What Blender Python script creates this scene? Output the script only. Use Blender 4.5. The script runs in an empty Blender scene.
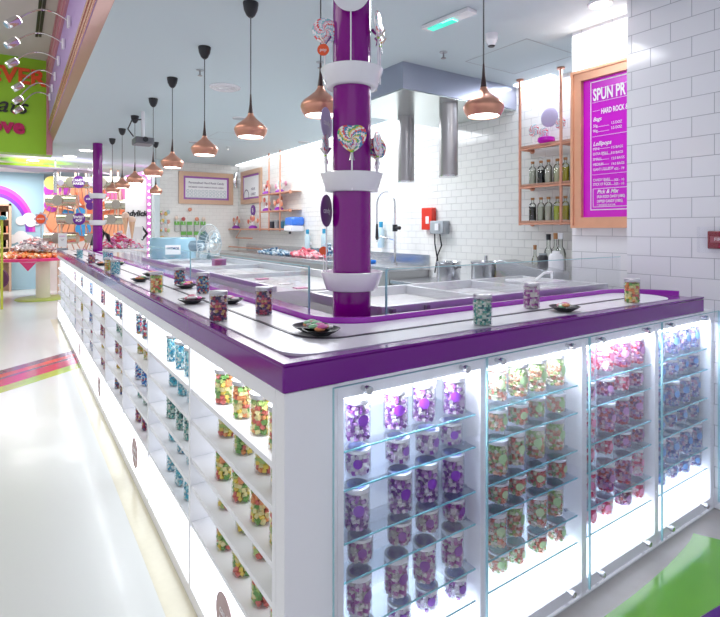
import bpy, bmesh, math, random
from mathutils import Vector, Matrix, Euler
PI = math.pi
random.seed(4)
S = bpy.context.scene
COL = S.collection

# ---------------------------------------------------------------- camera
F = 514.0; PX = 360.0; PY = 229.0; H = 1.45
A0 = math.radians(33.87)
FW = (math.sin(A0), math.cos(A0)); RT = (math.cos(A0), -math.sin(A0))
CX, CY = -0.5684, -1.1914
cd = bpy.data.cameras.new('camera'); cam = bpy.data.objects.new('camera', cd); COL.objects.link(cam)
cam.location = (CX, CY, H); cam.rotation_euler = (PI/2, 0, -A0)
cd.sensor_width = 36; cd.sensor_fit = 'HORIZONTAL'; cd.lens = F/720*36
cd.shift_y = -(308.5-PY)/720; cd.clip_start = 0.02; cd.clip_end = 100
S.camera = cam
# ---------------------------------------------------------------- world, exposure
w = bpy.data.worlds.new('world'); S.world = w; w.use_nodes = True
w.node_tree.nodes['Background'].inputs[0].default_value = (0.90, 0.90, 1.0, 1)
w.node_tree.nodes['Background'].inputs[1].default_value = 0.80
S.view_settings.view_transform = 'Standard'; S.view_settings.look = 'None'
S.view_settings.exposure = 0.3; S.view_settings.gamma = 1; S.view_settings.use_curve_mapping = False

def area(name, loc, size, power, rot=(0,0,0), color=(1,1,1), size_y=None, shape=None):
    l = bpy.data.lights.new(name, 'AREA'); l.energy = power; l.color = color; l.size = size
    if size_y: l.shape = 'RECTANGLE'; l.size_y = size_y
    if shape: l.shape = shape
    o = bpy.data.objects.new(name, l); COL.objects.link(o); o.location = loc; o.rotation_euler = rot
    return o
area('shop_ceiling_light', (-2.4, 4.0, 4.0), 2.4, 75, size_y=6, color=(1,.97,.94))
area('far_shop_light', (0.9, 11.0, 2.75), 3.0, 75, size_y=2.5, color=(1,.98,.96))
area('rainbow_wall_fill', (-1.2, 12.4, 2.75), 2.0, 60, size_y=1.0, color=(1,.98,.96))  # fill light added to brighten the blue wall and its clouds
area('kitchen_light', (2.2, 3.9, 2.77), 1.0, 42, size_y=1.0, color=(.93,.96,1))
area('front_run_light', (1.6, 1.0, 2.77), 0.5, 10, size_y=0.5, color=(.95,.96,1))
area('kitchen_light_far', (2.3, 6.6, 2.77), 1.2, 36, size_y=2.5, color=(1,.98,.95))
area('wall_cove_light', (3.28, 5.2, 2.77), 0.1, 4, size_y=6.5, color=(.92,.95,1))
area('shelf_cove_light', (3.26, 1.55, 2.78), 0.1, 3.5, size_y=0.8, color=(.8,.87,1))
area('board_cove_light', (2.54, 0.72, 2.78), 0.08, 7, size_y=0.4, color=(1,.97,.95))

# ---------------------------------------------------------------- helpers
def on(axis, val, px, py):
    """point of the place that lies on the plane axis=val, measured off the photograph"""
    u = (px-PX)/F
    d = (FW[0]+RT[0]*u, FW[1]+RT[1]*u, -(py-PY)/F); o = (CX, CY, H)
    t = (val-o[axis])/d[axis]
    return Vector((o[0]+d[0]*t, o[1]+d[1]*t, o[2]+d[2]*t))
def at(px, py, f):
    u = (px-PX)/F
    return Vector((CX+(FW[0]+RT[0]*u)*f, CY+(FW[1]+RT[1]*u)*f, H-(py-PY)/F*f))

MC = {}
def mat(name, col, rough=0.5, metal=0.0, emit=0, coat=0, bump=0, bscale=40, var=0, spec=0.5, ecol=None):
    if name in MC: return MC[name]
    m = bpy.data.materials.new(name); m.use_nodes = True; nt = m.node_tree; b = nt.nodes['Principled BSDF']
    if len(col) == 3: col = (*col, 1)
    b.inputs['Base Color'].default_value = col
    b.inputs['Roughness'].default_value = rough; b.inputs['Metallic'].default_value = metal
    b.inputs['Specular IOR Level'].default_value = spec
    b.inputs['Coat Weight'].default_value = coat; b.inputs['Coat Roughness'].default_value = 0.04
    if emit:
        b.inputs['Emission Color'].default_value = (*(ecol or col[:3]), 1); b.inputs['Emission Strength'].default_value = emit
    if bump or var:
        tc = nt.nodes.new('ShaderNodeTexCoord'); n = nt.nodes.new('ShaderNodeTexNoise'); n.inputs['Scale'].default_value = bscale
        nt.links.new(tc.outputs['Object'], n.inputs['Vector'])
        if bump:
            bp = nt.nodes.new('ShaderNodeBump'); bp.inputs['Strength'].default_value = bump; bp.inputs['Distance'].default_value = 0.01
            nt.links.new(n.outputs['Fac'], bp.inputs['Height']); nt.links.new(bp.outputs['Normal'], b.inputs['Normal'])
        if var:
            mx = nt.nodes.new('ShaderNodeMix'); mx.data_type = 'RGBA'
            mx.inputs['A'].default_value = col; mx.inputs['B'].default_value = tuple(c*(1-var) for c in col[:3])+(1,)
            nt.links.new(n.outputs['Fac'], mx.inputs['Factor']); nt.links.new(mx.outputs['Result'], b.inputs['Base Color'])
    MC[name] = m; return m
def glassmat(name, tint=(1,1,1), strength=1.0, rough=0.02, base=0.03):
    if name in MC: return MC[name]
    m = bpy.data.materials.new(name); m.use_nodes = True; nt = m.node_tree; nt.nodes.clear()
    o = nt.nodes.new('ShaderNodeOutputMaterial'); mx = nt.nodes.new('ShaderNodeMixShader')
    t = nt.nodes.new('ShaderNodeBsdfTransparent'); t.inputs[0].default_value = (*tint, 1)
    g = nt.nodes.new('ShaderNodeBsdfGlossy'); g.inputs['Roughness'].default_value = rough
    lw = nt.nodes.new('ShaderNodeFresnel'); lw.inputs['IOR'].default_value = 1.45
    ml = nt.nodes.new('ShaderNodeMath'); ml.operation = 'MULTIPLY_ADD'; ml.inputs[1].default_value = strength; ml.inputs[2].default_value = base
    ml.use_clamp = True
    nt.links.new(lw.outputs[0], ml.inputs[0]); nt.links.new(ml.outputs[0], mx.inputs[0])
    nt.links.new(t.outputs[0], mx.inputs[1]); nt.links.new(g.outputs[0], mx.inputs[2]); nt.links.new(mx.outputs[0], o.inputs[0])
    MC[name] = m; return m
def tilemat(name, axis, tw, th, col, mortar, rough=0.12, bump=0.5, msize=0.004):
    m = bpy.data.materials.new(name); m.use_nodes = True; nt = m.node_tree; b = nt.nodes['Principled BSDF']
    g = nt.nodes.new('ShaderNodeNewGeometry'); sp = nt.nodes.new('ShaderNodeSeparateXYZ'); cb = nt.nodes.new('ShaderNodeCombineXYZ')
    nt.links.new(g.outputs['Position'], sp.inputs[0])
    nt.links.new(sp.outputs['Y' if axis == 0 else 'X'], cb.inputs[0]); nt.links.new(sp.outputs['Z'], cb.inputs[1])
    br = nt.nodes.new('ShaderNodeTexBrick'); nt.links.new(cb.outputs[0], br.inputs['Vector'])
    br.inputs['Scale'].default_value = 1; br.inputs['Brick Width'].default_value = tw; br.inputs['Row Height'].default_value = th
    br.inputs['Mortar Size'].default_value = msize; br.inputs['Mortar Smooth'].default_value = 0.6
    c2 = tuple(c*0.97 for c in col)
    br.inputs['Color1'].default_value = (*col, 1); br.inputs['Color2'].default_value = (*c2, 1); br.inputs['Mortar'].default_value = (*mortar, 1)
    bp = nt.nodes.new('ShaderNodeBump'); bp.inputs['Strength'].default_value = bump; bp.inputs['Distance'].default_value = 0.004; bp.invert = True
    nt.links.new(br.outputs['Fac'], bp.inputs['Height']); nt.links.new(bp.outputs['Normal'], b.inputs['Normal'])
    nt.links.new(br.outputs['Color'], b.inputs['Base Color']); b.inputs['Roughness'].default_value = rough
    return m

M = dict(
 white=mat('white_laminate', (.86,.87,.90), .35, bump=.02, bscale=60),
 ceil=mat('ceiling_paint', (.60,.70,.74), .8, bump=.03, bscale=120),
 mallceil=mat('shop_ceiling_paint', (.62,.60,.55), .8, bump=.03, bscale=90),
 floor=mat('glossy_cream_floor', (.70,.72,.70), .22, var=.05, bscale=1.2, coat=.12),
 purple=mat('purple_gloss', (.165,.0,.245), .15, coat=.3, var=.1, bscale=3, spec=.35),
 purpcol=mat('purple_column', (.235,.0,.24), .12, coat=.4, var=.1, bscale=6, spec=.3),
 ridge=mat('magenta_purple_curb', (.42,.02,.55), .15, coat=.5, var=.08),
 belt=mat('conveyor_plate', (.84,.84,.90), .30, metal=.25, bump=.03, bscale=15),
 slot=mat('dark_track', (.09,.08,.11), .35, metal=.5, var=.3, bscale=50),
 steel=mat('brushed_steel', (.62,.63,.66), .24, metal=1, bump=.03, bscale=200),
 dsteel=mat('dark_steel', (.40,.39,.40), .36, metal=1, var=.1, bscale=4),
 mirror=mat('polished_steel', (.74,.80,.77), .22, metal=.9, bump=.01, bscale=30),
 chrome=mat('chrome', (.8,.8,.82), .08, metal=1, var=.05),
 copper=mat('copper', (.74,.36,.25), .32, metal=.75, var=.15, bscale=25),
 copperpaint=mat('copper_frame', (.80,.42,.27), .35, metal=.35, var=.2, bscale=12),
 black=mat('black_plastic', (.015,.015,.02), .35, var=.2),
 dbrown=mat('dark_brown_cap', (.05,.02,.02), .35, var=.2),
 cord=mat('grey_cord', (.10,.11,.12), .6, var=.2),
 cup=mat('white_acrylic', (.86,.86,.90), .18, coat=.3, var=.03),
 lightbox=mat('lit_acrylic', (1,1,1), .3, emit=2.0, var=.0, ecol=(.84,.90,1)),
 led=mat('led_strip', (1,1,1), .3, emit=8, ecol=(.92,.96,1)),
 lamp=mat('lamp_glow', (1,1,1), .3, emit=5, ecol=(1,.98,.96)),
 glass=glassmat('clear_glass', (.985,.99,1), .18, base=.008),
 gshelf=glassmat('green_glass', (.93,.97,1), .4, base=.02),
 gedge=mat('glass_edge', (.22,.58,.66), .15, var=.1),
 jar=glassmat('jar_glass', (.985,.988,.99), .55, .03, .01),
 lidw=mat('white_lid', (.80,.80,.83), .25, metal=.3, var=.05),
 lids=mat('silver_lid', (.62,.62,.65), .3, metal=.8, var=.05),
 marble=mat('marble_slab', (.82,.82,.83), .2, var=.08, bscale=8),
 mauve=mat('mauve_copper_trim', (.50,.24,.25), .35, metal=.3, var=.1, bscale=5),
 lilac=mat('lilac_fascia', (.42,.27,.60), .4, var=.05),
 pink=mat('rose_trim', (.55,.22,.27), .4, var=.08),
 lime=mat('lime_green', (.30,.60,.02), .45, var=.05),
 magenta=mat('magenta', (.62,.0,.55), .3, var=.06, bscale=5),
 orange=mat('orange_letter', (.85,.10,.02), .4, var=.08),
 crimson=mat('crimson_letter', (.50,.0,.10), .4, var=.08),
 wpaint=mat('white_print', (.95,.95,.97), .5, var=.02),
 skyb=mat('sky_blue_wall', (.50,.76,.90), .5, var=.15, bscale=.8),
 red=mat('red_plastic', (.75,.04,.02), .35, var=.08),
 grey=mat('grey_plastic', (.42,.46,.50), .45, var=.08),
 blue=mat('blue_plastic', (.02,.22,.80), .25, var=.08),
 cork=mat('cork', (.50,.24,.10), .8, var=.3, bscale=90),
)

class MB:
    def __init__(s): s.bm = bmesh.new(); s.mi = 0
    def _f(s, vs, sm=False):
        try:
            f = s.bm.faces.new(vs); f.material_index = s.mi; f.smooth = sm; return f
        except ValueError: return None
    def box(s, x0, x1, y0, y1, z0, z1):
        if x0 > x1: x0, x1 = x1, x0
        if y0 > y1: y0, y1 = y1, y0
        if z0 > z1: z0, z1 = z1, z0
        v = [s.bm.verts.new(p) for p in ((x0,y0,z0),(x1,y0,z0),(x1,y1,z0),(x0,y1,z0),(x0,y0,z1),(x1,y0,z1),(x1,y1,z1),(x0,y1,z1))]
        for q in ((3,2,1,0),(4,5,6,7),(0,1,5,4),(1,2,6,5),(2,3,7,6),(3,0,4,7)): s._f([v[i] for i in q])
        return s
    def obox(s, c, half, R):
        v = []
        for k in ((-1,-1,-1),(1,-1,-1),(1,1,-1),(-1,1,-1),(-1,-1,1),(1,-1,1),(1,1,1),(-1,1,1)):
            v.append(s.bm.verts.new(Vector(c)+R@Vector((k[0]*half[0],k[1]*half[1],k[2]*half[2]))))
        for q in ((3,2,1,0),(4,5,6,7),(0,1,5,4),(1,2,6,5),(2,3,7,6),(3,0,4,7)): s._f([v[i] for i in q])
        return s
    def lathe(s, prof, c=(0,0,0), n=24, axis=2, R=None, cap=True):
        c = Vector(c)
        if R is None:
            R = Matrix.Identity(3) if axis == 2 else (Matrix.Rotation(PI/2, 3, 'Y') if axis == 0 else Matrix.Rotation(-PI/2, 3, 'X'))
        rings = []
        for r, z in prof:
            rings.append([s.bm.verts.new(c+R@Vector((r*math.cos(2*PI*i/n), r*math.sin(2*PI*i/n), z))) for i in range(n)])
        for a, b in zip(rings, rings[1:]):
            for i in range(n): s._f([a[i], a[(i+1)%n], b[(i+1)%n], b[i]], True)
        if cap:
            s._f(list(reversed(rings[0]))); s._f(rings[-1])
        return s
    def cyl(s, c, r, h, axis=2, n=24): return s.lathe([(r,0),(r,h)], c, n, axis)
    def tube(s, pts, r, n=8, cap=True):
        pts = [Vector(p) for p in pts]; rings = []
        prev = None
        for i, p in enumerate(pts):
            d = (pts[min(i+1,len(pts)-1)]-pts[max(i-1,0)]).normalized()
            u = prev if prev is not None else (Vector((0,0,1)) if abs(d.z) < .9 else Vector((1,0,0)))
            u = (u-d*u.dot(d)).normalized(); prev = u; v = d.cross(u)
            rr = r[i] if isinstance(r, (list, tuple)) else r
            rings.append([s.bm.verts.new(p+(u*math.cos(2*PI*k/n)+v*math.sin(2*PI*k/n))*rr) for k in range(n)])
        for a, b in zip(rings, rings[1:]):
            for k in range(n): s._f([a[k], a[(k+1)%n], b[(k+1)%n], b[k]], True)
        if cap: s._f(list(reversed(rings[0]))); s._f(rings[-1])
        return s
    def prism(s, poly, axis, a0, a1):
        def P(u, v, a):
            return (a,u,v) if axis == 0 else ((u,a,v) if axis == 1 else (u,v,a))
        A = [s.bm.verts.new(P(u,v,a0)) for u,v in poly]; B = [s.bm.verts.new(P(u,v,a1)) for u,v in poly]
        n = len(poly); s._f(A); s._f(list(reversed(B)))
        for i in range(n): s._f([A[i],B[i],B[(i+1)%n],A[(i+1)%n]])
        return s
    def sphere(s, c, r, sc=(1,1,1), n=10):
        c = Vector(c); prof = [(math.sin(PI*i/n)*r, -math.cos(PI*i/n)*r) for i in range(1, n)]
        rings = [[s.bm.verts.new(c+Vector((q*math.cos(2*PI*k/n/1.0)*sc[0], q*math.sin(2*PI*k/n)*sc[1], z*sc[2]))) for k in range(n)] for q, z in prof]
        for a, b in zip(rings, rings[1:]):
            for k in range(n): s._f([a[k], a[(k+1)%n], b[(k+1)%n], b[k]], True)
        bt = s.bm.verts.new(c-Vector((0,0,r*sc[2]))); tp = s.bm.verts.new(c+Vector((0,0,r*sc[2])))
        for k in range(n): s._f([bt, rings[0][(k+1)%n], rings[0][k]], True); s._f([tp, rings[-1][k], rings[-1][(k+1)%n]], True)
        return s
    def build(s, name, mats, parent=None, bev=0):
        if not isinstance(mats, (list, tuple)): mats = [mats]
        off = W.get(parent.name, Vector()) if parent else Vector()
        bmesh.ops.recalc_face_normals(s.bm, faces=s.bm.faces)
        if off.length: bmesh.ops.translate(s.bm, vec=-off, verts=s.bm.verts)
        me = bpy.data.meshes.new(name); s.bm.to_mesh(me); s.bm.free(); me.set_sharp_from_angle(angle=math.radians(38))
        for m in mats: me.materials.append(M[m] if isinstance(m, str) else m)
        o = bpy.data.objects.new(name, me); COL.objects.link(o)
        if parent: o.parent = parent
        W[o.name] = off
        if bev:
            b = o.modifiers.new('bevel', 'BEVEL'); b.width = bev; b.segments = 2; b.limit_method = 'ANGLE'; b.angle_limit = math.radians(40)
        return o
W = {}
def thing(name, label, cat, loc, group=None):
    o = bpy.data.objects.new(name, None); COL.objects.link(o); o.location = loc; o.empty_display_size = .05
    W[o.name] = Vector(loc); o['label'] = label; o['category'] = cat
    if group: o['group'] = group
    return o
def tag(o, label, cat, group=None, kind=None):
    o['label'] = label; o['category'] = cat
    if group: o['group'] = group
    if kind: o['kind'] = kind
    return o
def struct(o): o['kind'] = 'structure'; return o
def kids(o): return KID.get(o.name, [])
def copy_tree(o, loc, label, group=None, rot=None, skip=()):
    r = o.copy(); COL.objects.link(r); r.location = loc; W[r.name] = Vector(loc)
    if rot is not None: r.rotation_euler = rot
    r['label'] = label
    if group: r['group'] = group
    for ch in o.children:
        c = ch.copy(); COL.objects.link(c); c.parent = r
        for g in ch.children:
            d = g.copy(); COL.objects.link(d); d.parent = c
    return r
FACE = {'-X': Matrix(((0,0,-1),(-1,0,0),(0,1,0))), '-Y': Matrix(((1,0,0),(0,0,-1),(0,1,0)))}
def text(body, size, m, loc, face, parent, name='lettering', align='CENTER', ext=.001, sx=1.0, bold=0, shear=0, extra=None):
    c = bpy.data.curves.new(name, 'FONT'); c.body = body; c.size = size; c.align_x = align; c.align_y = 'CENTER'; c.extrude = ext; c.offset = bold; c.shear = shear
    c.resolution_u = 3
    t = bpy.data.objects.new('tmp_text', c); COL.objects.link(t)
    bpy.context.view_layer.update()
    me = bpy.data.meshes.new_from_object(t.evaluated_get(bpy.context.evaluated_depsgraph_get()))
    bpy.data.objects.remove(t); me.name = name
    R = (FACE[face] if isinstance(face, str) else face).to_4x4() @ Matrix.Diagonal((sx,1,1,1))
    me.transform(R)
    off = W.get(parent.name, Vector()) if parent else Vector()
    me.transform(Matrix.Translation(Vector(loc)-off))
    me.materials.clear(); me.materials.append(M[m] if isinstance(m, str) else m)
    o = bpy.data.objects.new(name, me); COL.objects.link(o)
    if parent: o.parent = parent
    return o

# ---------------------------------------------------------------- structure
struct(MB().box(-9, 6, -4, 16, -.1, 0).build('floor', 'floor'))
wk = tilemat('kitchen_metro_tile', 0, .15, .075, (.88,.88,.86), (.70,.70,.70), bump=.9, msize=.003)
wn = tilemat('corner_metro_tile', 0, .216, .108, (.82,.82,.86), (.42,.42,.47), bump=.6, msize=.0022)
wb = tilemat('back_metro_tile', 1, .15, .075, (.88,.87,.84), (.72,.70,.68), bump=.5, msize=.003)
# ceiling over the counter and kitchen, shop ceiling higher on the left
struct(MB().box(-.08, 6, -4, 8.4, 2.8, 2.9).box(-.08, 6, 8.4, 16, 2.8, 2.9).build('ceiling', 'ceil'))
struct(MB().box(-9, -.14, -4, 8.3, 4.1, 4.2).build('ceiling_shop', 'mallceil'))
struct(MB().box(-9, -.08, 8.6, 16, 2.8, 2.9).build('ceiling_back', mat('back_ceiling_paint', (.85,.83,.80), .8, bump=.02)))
struct(MB().box(3.4, 3.55, .9, 9.4, 0, 2.8).build('wall_kitchen', wk))
struct(MB().box(2.62, 3.4, .46, .935, 0, 2.8).build('wall_board', wn))
struct(MB().box(2.45, 2.62, -4, .46, 0, 2.8).build('wall_right', wn))
struct(MB().box(1.775, 3.55, 9.4, 9.55, 0, 2.8).build('wall_back', wb))
struct(MB().box(1.68, 1.775, 9.3, 9.55, 0, 2.8).build('trim_1', mat('pale_blue_post', (.72,.84,.88), .4, var=.05)))
struct(MB().box(-9, 6, 15.8, 16, 0, 2.8).build('wall_far', mat('far_wall_paint', (.88,.84,.82), .6, var=.08, bscale=1)))
struct(MB().box(-9, .02, 13.55, 13.7, 0, 2.8).build('wall_rainbow', 'skyb'))
# bulkhead
bk = MB().prism([(-.08,2.8),(-.12,2.95),(-.12,2.955),(-.08,2.955)], 1, -4, 8.3)
struct(bk.build('trim_2', 'mauve'))
bk = MB()
for k, z in enumerate((2.96, 2.99, 3.02, 3.06, 3.10)):
    bk.box(-.135-.006*(k%2), -.08, -4, 8.3, z, z+.022)
struct(bk.build('trim_3', mat('copper_trim', (.85,.50,.36), .25, metal=.7, var=.2)))
struct(MB().box(-.125, -.08, -4, 8.3, 2.955, 3.70).build('wall_bulkhead', 'lilac'))
struct(MB().box(-.15, -.08, -4, 8.3, 3.70, 4.1).box(-.165, -.15, -4, 8.3, 3.74, 3.765).box(-.165, -.15, -4, 8.3, 3.95, 3.985).build('trim_4', 'pink'))
struct(MB().box(-9, -.08, 8.3, 8.6, 2.62, 4.1).build('wall_green', 'lime'))
struct(MB().box(-.16, -.08, 8.18, 8.3, 2.62, 4.1).build('trim_5', 'pink'))
# green wall lettering and its neighbours
gs = thing('wall_lettering', 'orange, black and crimson raised words on the lime green wall', 'sign', (-.8, 8.28, 3.3))
for b, px, py, sz, m, sh, bd in (('EVER', 45.0, 80, .33, 'orange', 0, .010), ('eats', 26.5, 107.5, .34, 'black', .35, .002), ('love', 24.5, 127.5, .31, 'crimson', 0, .014)):
    p = on(1, 8.285, px, py)
    text(b, sz, m, p, '-Y', gs, 'word', 'RIGHT', .012, 1.0, bd, sh)
# sign spotlights on curved arms
for i, (px, py, fx, fy) in enumerate([(13,22,70,22),(12,43,64.5,44),(12,63,59.5,61),(17.5,87,56,76.5),(17.5,100,53,88.5),(18,110,50.5,97)]):
    if i == 0: b0 = on(0, -.13, 76, 0)
    b0 = on(0, -.135, fx, fy)
    hd = on(1, b0.y, px, py); out = hd-b0; drop = -out.z
    sp = thing('sign_spotlight', ['silver', 'silver', 'silver', 'silver', 'silver', 'silver'][i]+' spotlight on a curved arm from the bulkhead, '+['nearest the viewer', 'second nearest', 'third nearest', 'fourth nearest', 'second farthest', 'farthest, by the green wall'][i], 'spotlight', b0, 'sign spotlights along the bulkhead')
    MB().box(b0.x-.025, b0.x, b0.y-.03, b0.y+.03, b0.z-.055, b0.z+.05).build('wall_bracket', 'cup', sp, .004)
    pts = []
    for k in range(13):
        t = k/12
        pts.append(b0+Vector((out.x*t, 0, .09*math.sin(t*PI)-drop*t*t)))
    MB().tube(pts, .008, 6).build('arm', 'chrome', sp)
    R = Euler((0, math.radians(50), math.radians(15))).to_matrix()
    MB().lathe([(.030,-.07),(.038,-.055),(.042,.04),(.038,.055)], pts[-1], 14, R=R).build('lamp_head', 'chrome', sp)
    MB().lathe([(.035,.0),(.035,.006)], pts[-1]+R@Vector((0,0,.056)), 14, R=R).build('lamp_lens', 'lamp', sp)
vt = thing('ceiling_vent', 'pair of long black slot diffusers in the shop ceiling', 'vent', on(2, 4.098, 38, 20))
for px in (36.5, 40):
    a = on(2, 4.1, px, 36); MB().box(a.x-.016, a.x+.016, a.y-2.6, a.y, 4.085, 4.1).build('slot', 'black', vt)

# ---------------------------------------------------------------- counter : left run (x=0 face) and front run (y=0 face)
LZ = [.826, .706, .556, .448, .305]
FZ = [.836, .728, .580, .472, .324, .218]
LY = [.10+.757*k for k in range(12)]
FX = [(.178,.716), (.748,1.286), (1.320,1.850), (1.884,2.414)]
CT = 'white display cabinets of the counter'
DEP = .30
DL = .15
def ordn(i): return ['first','second','third','fourth','fifth','sixth','seventh','eighth','ninth','tenth','eleventh'][i]
for i in range(11):
    y0, y1 = (LY[i]-.012 if i else .0525), LY[i+1]-.012
    c = thing('display_cabinet', 'open white shelf cabinet on the long left side, %s from the front corner' % ordn(i), 'cabinet', (DL/2, (y0+y1)/2, 0), CT)
    m = MB().box(0, DL, y0, y0+.024, 0, 1.03)
    m.box(0, DL, y0+.024, y1, .985, 1.03)
    m.box(DL-.015, DL, y0+.024, y1, 0, .985)
    m.box(0, DL-.015, y0+.024, y1, 0, .05)
    m.build('body', 'white', c)
    MB().box(DL-.0175, DL-.0155, y0+.025, y1-.001, .306, .984).build('added_glow_panel', mat('added_glow_acrylic', (.9,.9,.92), .4, emit=.95, ecol=(.88,.93,1)), c)  # glow added to the back panel to brighten the compartments
    for z in LZ:
        MB().box(.004, DL-.018, y0+.025, y1-.001, z-.018, z).build('shelf', 'white', c)
    MB().box(.008, .02, y0+.025, y1-.001, .05, .286).build('light_panel', 'lightbox', c)
    MB().box(.02, .032, y0+.06, y1-.04, .976, .984).build('led_strip', 'led', c)
    if i % 2 == 0:
        R = Euler((0, -PI/2, 0)).to_matrix()
        lg = MB().lathe([(.085,0),(.085,.002)], (.0075,(y0+y1)/2+.02,.155), 32, R=R).build('round_logo', mat('mauve_logo', (.50,.36,.36), .5, var=.05), c)
        text('candy\nlicious', .040, 'wpaint', (.0045,(y0+y1)/2+.02,.155), '-X', lg, 'lettering', ext=.0004, shear=.2)
    if i < 6: area('cabinet_led_and_fill', (.04, (y0+y1)/2, .972), .03, .6, size_y=.6, color=(.93,.96,1))
    else: area('cabinet_led_and_fill', (.04, (y0+y1)/2, .972), .03, .8, size_y=.6, color=(.93,.96,1))
# corner upright
ep = thing('corner_panel', 'broad white end panel where the two counter runs meet', 'panel', (.09, .04, 0))
MB().box(0, .1575, 0, .052, 0, 1.03).build('panel', 'white', ep, .002)
# front run
for i, (x0, x1) in enumerate(FX):
    nm = ['next to the corner, purple jars', 'second from the corner, green and peach jars', 'third from the corner, red and pink jars', 'by the brick wall, blue lilac jars'][i]
    c = thing('display_cabinet', 'white lit glass-shelf cabinet '+nm, 'cabinet', ((x0+x1)/2, .15, 0), CT)
    xl = x0 if i == 0 else x0-.032
    m = MB()
    if i: m.box(x0-.032, x0, 0.004, DEP, 0, 1.03)
    else: m.box(x0-.02, x0, .0005, DEP, 0, 1.03)
    if i == 3: m.box(x1, x1+.036, .004, DEP, 0, 1.03)
    m.box(x0, x1, .004, DEP, .985, 1.03).box(x0, x1, DEP-.015, DEP, 0, .985).box(x0, x1, .004, DEP-.015, 0, .06)
    m.build('body', 'white', c)
    for z in FZ:
        sh = MB().box(x0+.002, x1-.014, .014, DEP-.022, z-.007, z).build('glass_shelf', 'gshelf', c)
        MB().box(x0+.002, x1-.014, .0115, .0138, z-.0055, z-.0005).build('polished_edge', 'gedge', sh)
        MB().lathe([(.006,0),(.006,.014)], (x1-.014, .07, z-.010), 10, 0).lathe([(.006,0),(.006,.014)], (x1-.014, .22, z-.010), 10, 0).build('shelf_pin', 'steel', c)
    MB().box(x0+.001, x1-.001, .016, DEP-.022, .061, .198).build('light_panel', 'lightbox', c)
    MB().box(x0+.001, x1-.001, DEP-.018, DEP-.0155, .2, .984).build('added_glow_panel', mat('added_glow_acrylic_blue', (.88,.88,.95), .4, emit=.38, ecol=(.74,.80,1)), c)  # added glow lifts the cabinet back; the lamps sit above and below only
    MB().box(x0+.02, x1-.02, .025, .045, .974, .984).build('led_strip', 'led', c)
    area('cabinet_led_and_fill', ((x0+x1)/2, .028, .203), .48, .25, rot=(PI,0,0), size_y=.02, color=(.82,.88,1))  # upward fill light added to brighten the jar fronts
    area('cabinet_led_and_fill', ((x0+x1)/2, .040, .970), .48, 6, size_y=.03, color=(.82,.88,1))
# glass front panels on stand-offs
GP = [(.133,.718),(.722,1.298),(1.303,1.862),(1.867,2.448)]
KX = [(.242,.623),(.79,1.185),(1.385,1.742),(1.948,2.298)]
for i, (x0, x1) in enumerate(GP):
    g = thing('glazing_sheet', 'clear glass front on steel stand-offs, over the '+['purple', 'green and peach', 'red and pink', 'blue lilac'][i]+' jar cabinet', 'glass panel', ((x0+x1)/2, -.02, .53), 'glass fronts of the counter')
    MB().box(x0, x1, -.025, -.017, .04, 1.027).build('pane', 'glass', g)
    MB().box(x0-.0015, x0, -.025, -.017, .04, 1.027).box(x1, x1+.0015, -.025, -.017, .04, 1.027).box(x0, x1, -.025, -.017, 1.027, 1.0285).build('polished_edge', mat('pane_edge', (.35,.62,.68), .2, var=.1), g)
    for x in KX[i]:
        for z in (1.005, .068):
            MB().lathe([(.007,0),(.007,.022),(.012,.022),(.012,.036),(.010,.038)], (x, .0035, z), 16, R=Matrix.Rotation(PI/2, 3, 'X')).build('standoff_knob', 'steel', g)
# purple worktop slab, one continuous L
L2 = 8.45
ct = thing('counter_top', 'glossy purple L-shaped counter top above the display cabinets', 'counter', (.2, .2, 1.03))
def ell(a, b, xe, ye, z0, z1, m, name, mt, parent, bev=0):
    """L band: outer offset a, inner offset b from the outer corner"""
    return m.prism([(a,a),(xe,a),(xe,b),(b+(.015 if b > .3 else 0),b),(b+(.015 if b > .3 else 0),ye),(a,ye)], 2, z0, z1).build(name, mt, parent, bev)
ell(-.006, .50, 2.32, L2, 1.031, 1.100, MB(), 'slab', 'purple', ct, .006)
# low rim
ell(-.006, .035, 2.32, L2, 1.100, 1.108, MB(), 'rim', 'purple', ct, .002)
def arcpts(cx, cy, r, a0, a1, n=10): return [(cx+r*math.cos(a0+(a1-a0)*k/n), cy+r*math.sin(a0+(a1-a0)*k/n)) for k in range(n+1)]
# conveyor bed : outer path and inner path with rounded corner
def Lpath(o, r, xe, ye): # offset o from outer faces; rounded corner radius r
    return [(o, ye)] + arcpts(o+r, o+r, r, PI, 1.5*PI) + [(xe, o)]
cv = thing('conveyor', 'pale glossy conveyor track running along the purple counter top', 'conveyor', (.2, .2, 1.101))
outer = Lpath(.045, .10, 2.03, 8.3); inner = Lpath(.335, .20, 2.03, 8.3)
end = [(2.03+.145*math.sin(t), .19-.145*math.cos(t)) for t in [PI*k/10 for k in range(1,10)]]
MB().prism(outer+end+list(reversed(inner)), 2, 1.1005, 1.109).build('belt', 'belt', cv)
so = Lpath(.172, .12, 2.0, 8.2); si = Lpath(.184, .12, 2.0, 8.2)
MB().prism(so+list(reversed(si)), 2, 1.1092, 1.1115).build('centre_track', 'slot', cv)
# magenta curb behind the belt
co = Lpath(.345, .20, 2.0, 8.3); ci = Lpath(.362, .19, 2.0, 8.3)
e1 = [(2.0+.30*math.sin(t), .045+.30*math.cos(t)) for t in [PI*.5*k/8 for k in range(1,8)]]
e2 = [(2.0+.317*math.sin(t), .045+.317*math.cos(t)) for t in [PI*.5*k/8 for k in range(7,0,-1)]]
MB().prism(co+e1+e2+list(reversed(ci)), 2, 1.1005, 1.128).build('curb', 'ridge', ct)

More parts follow.
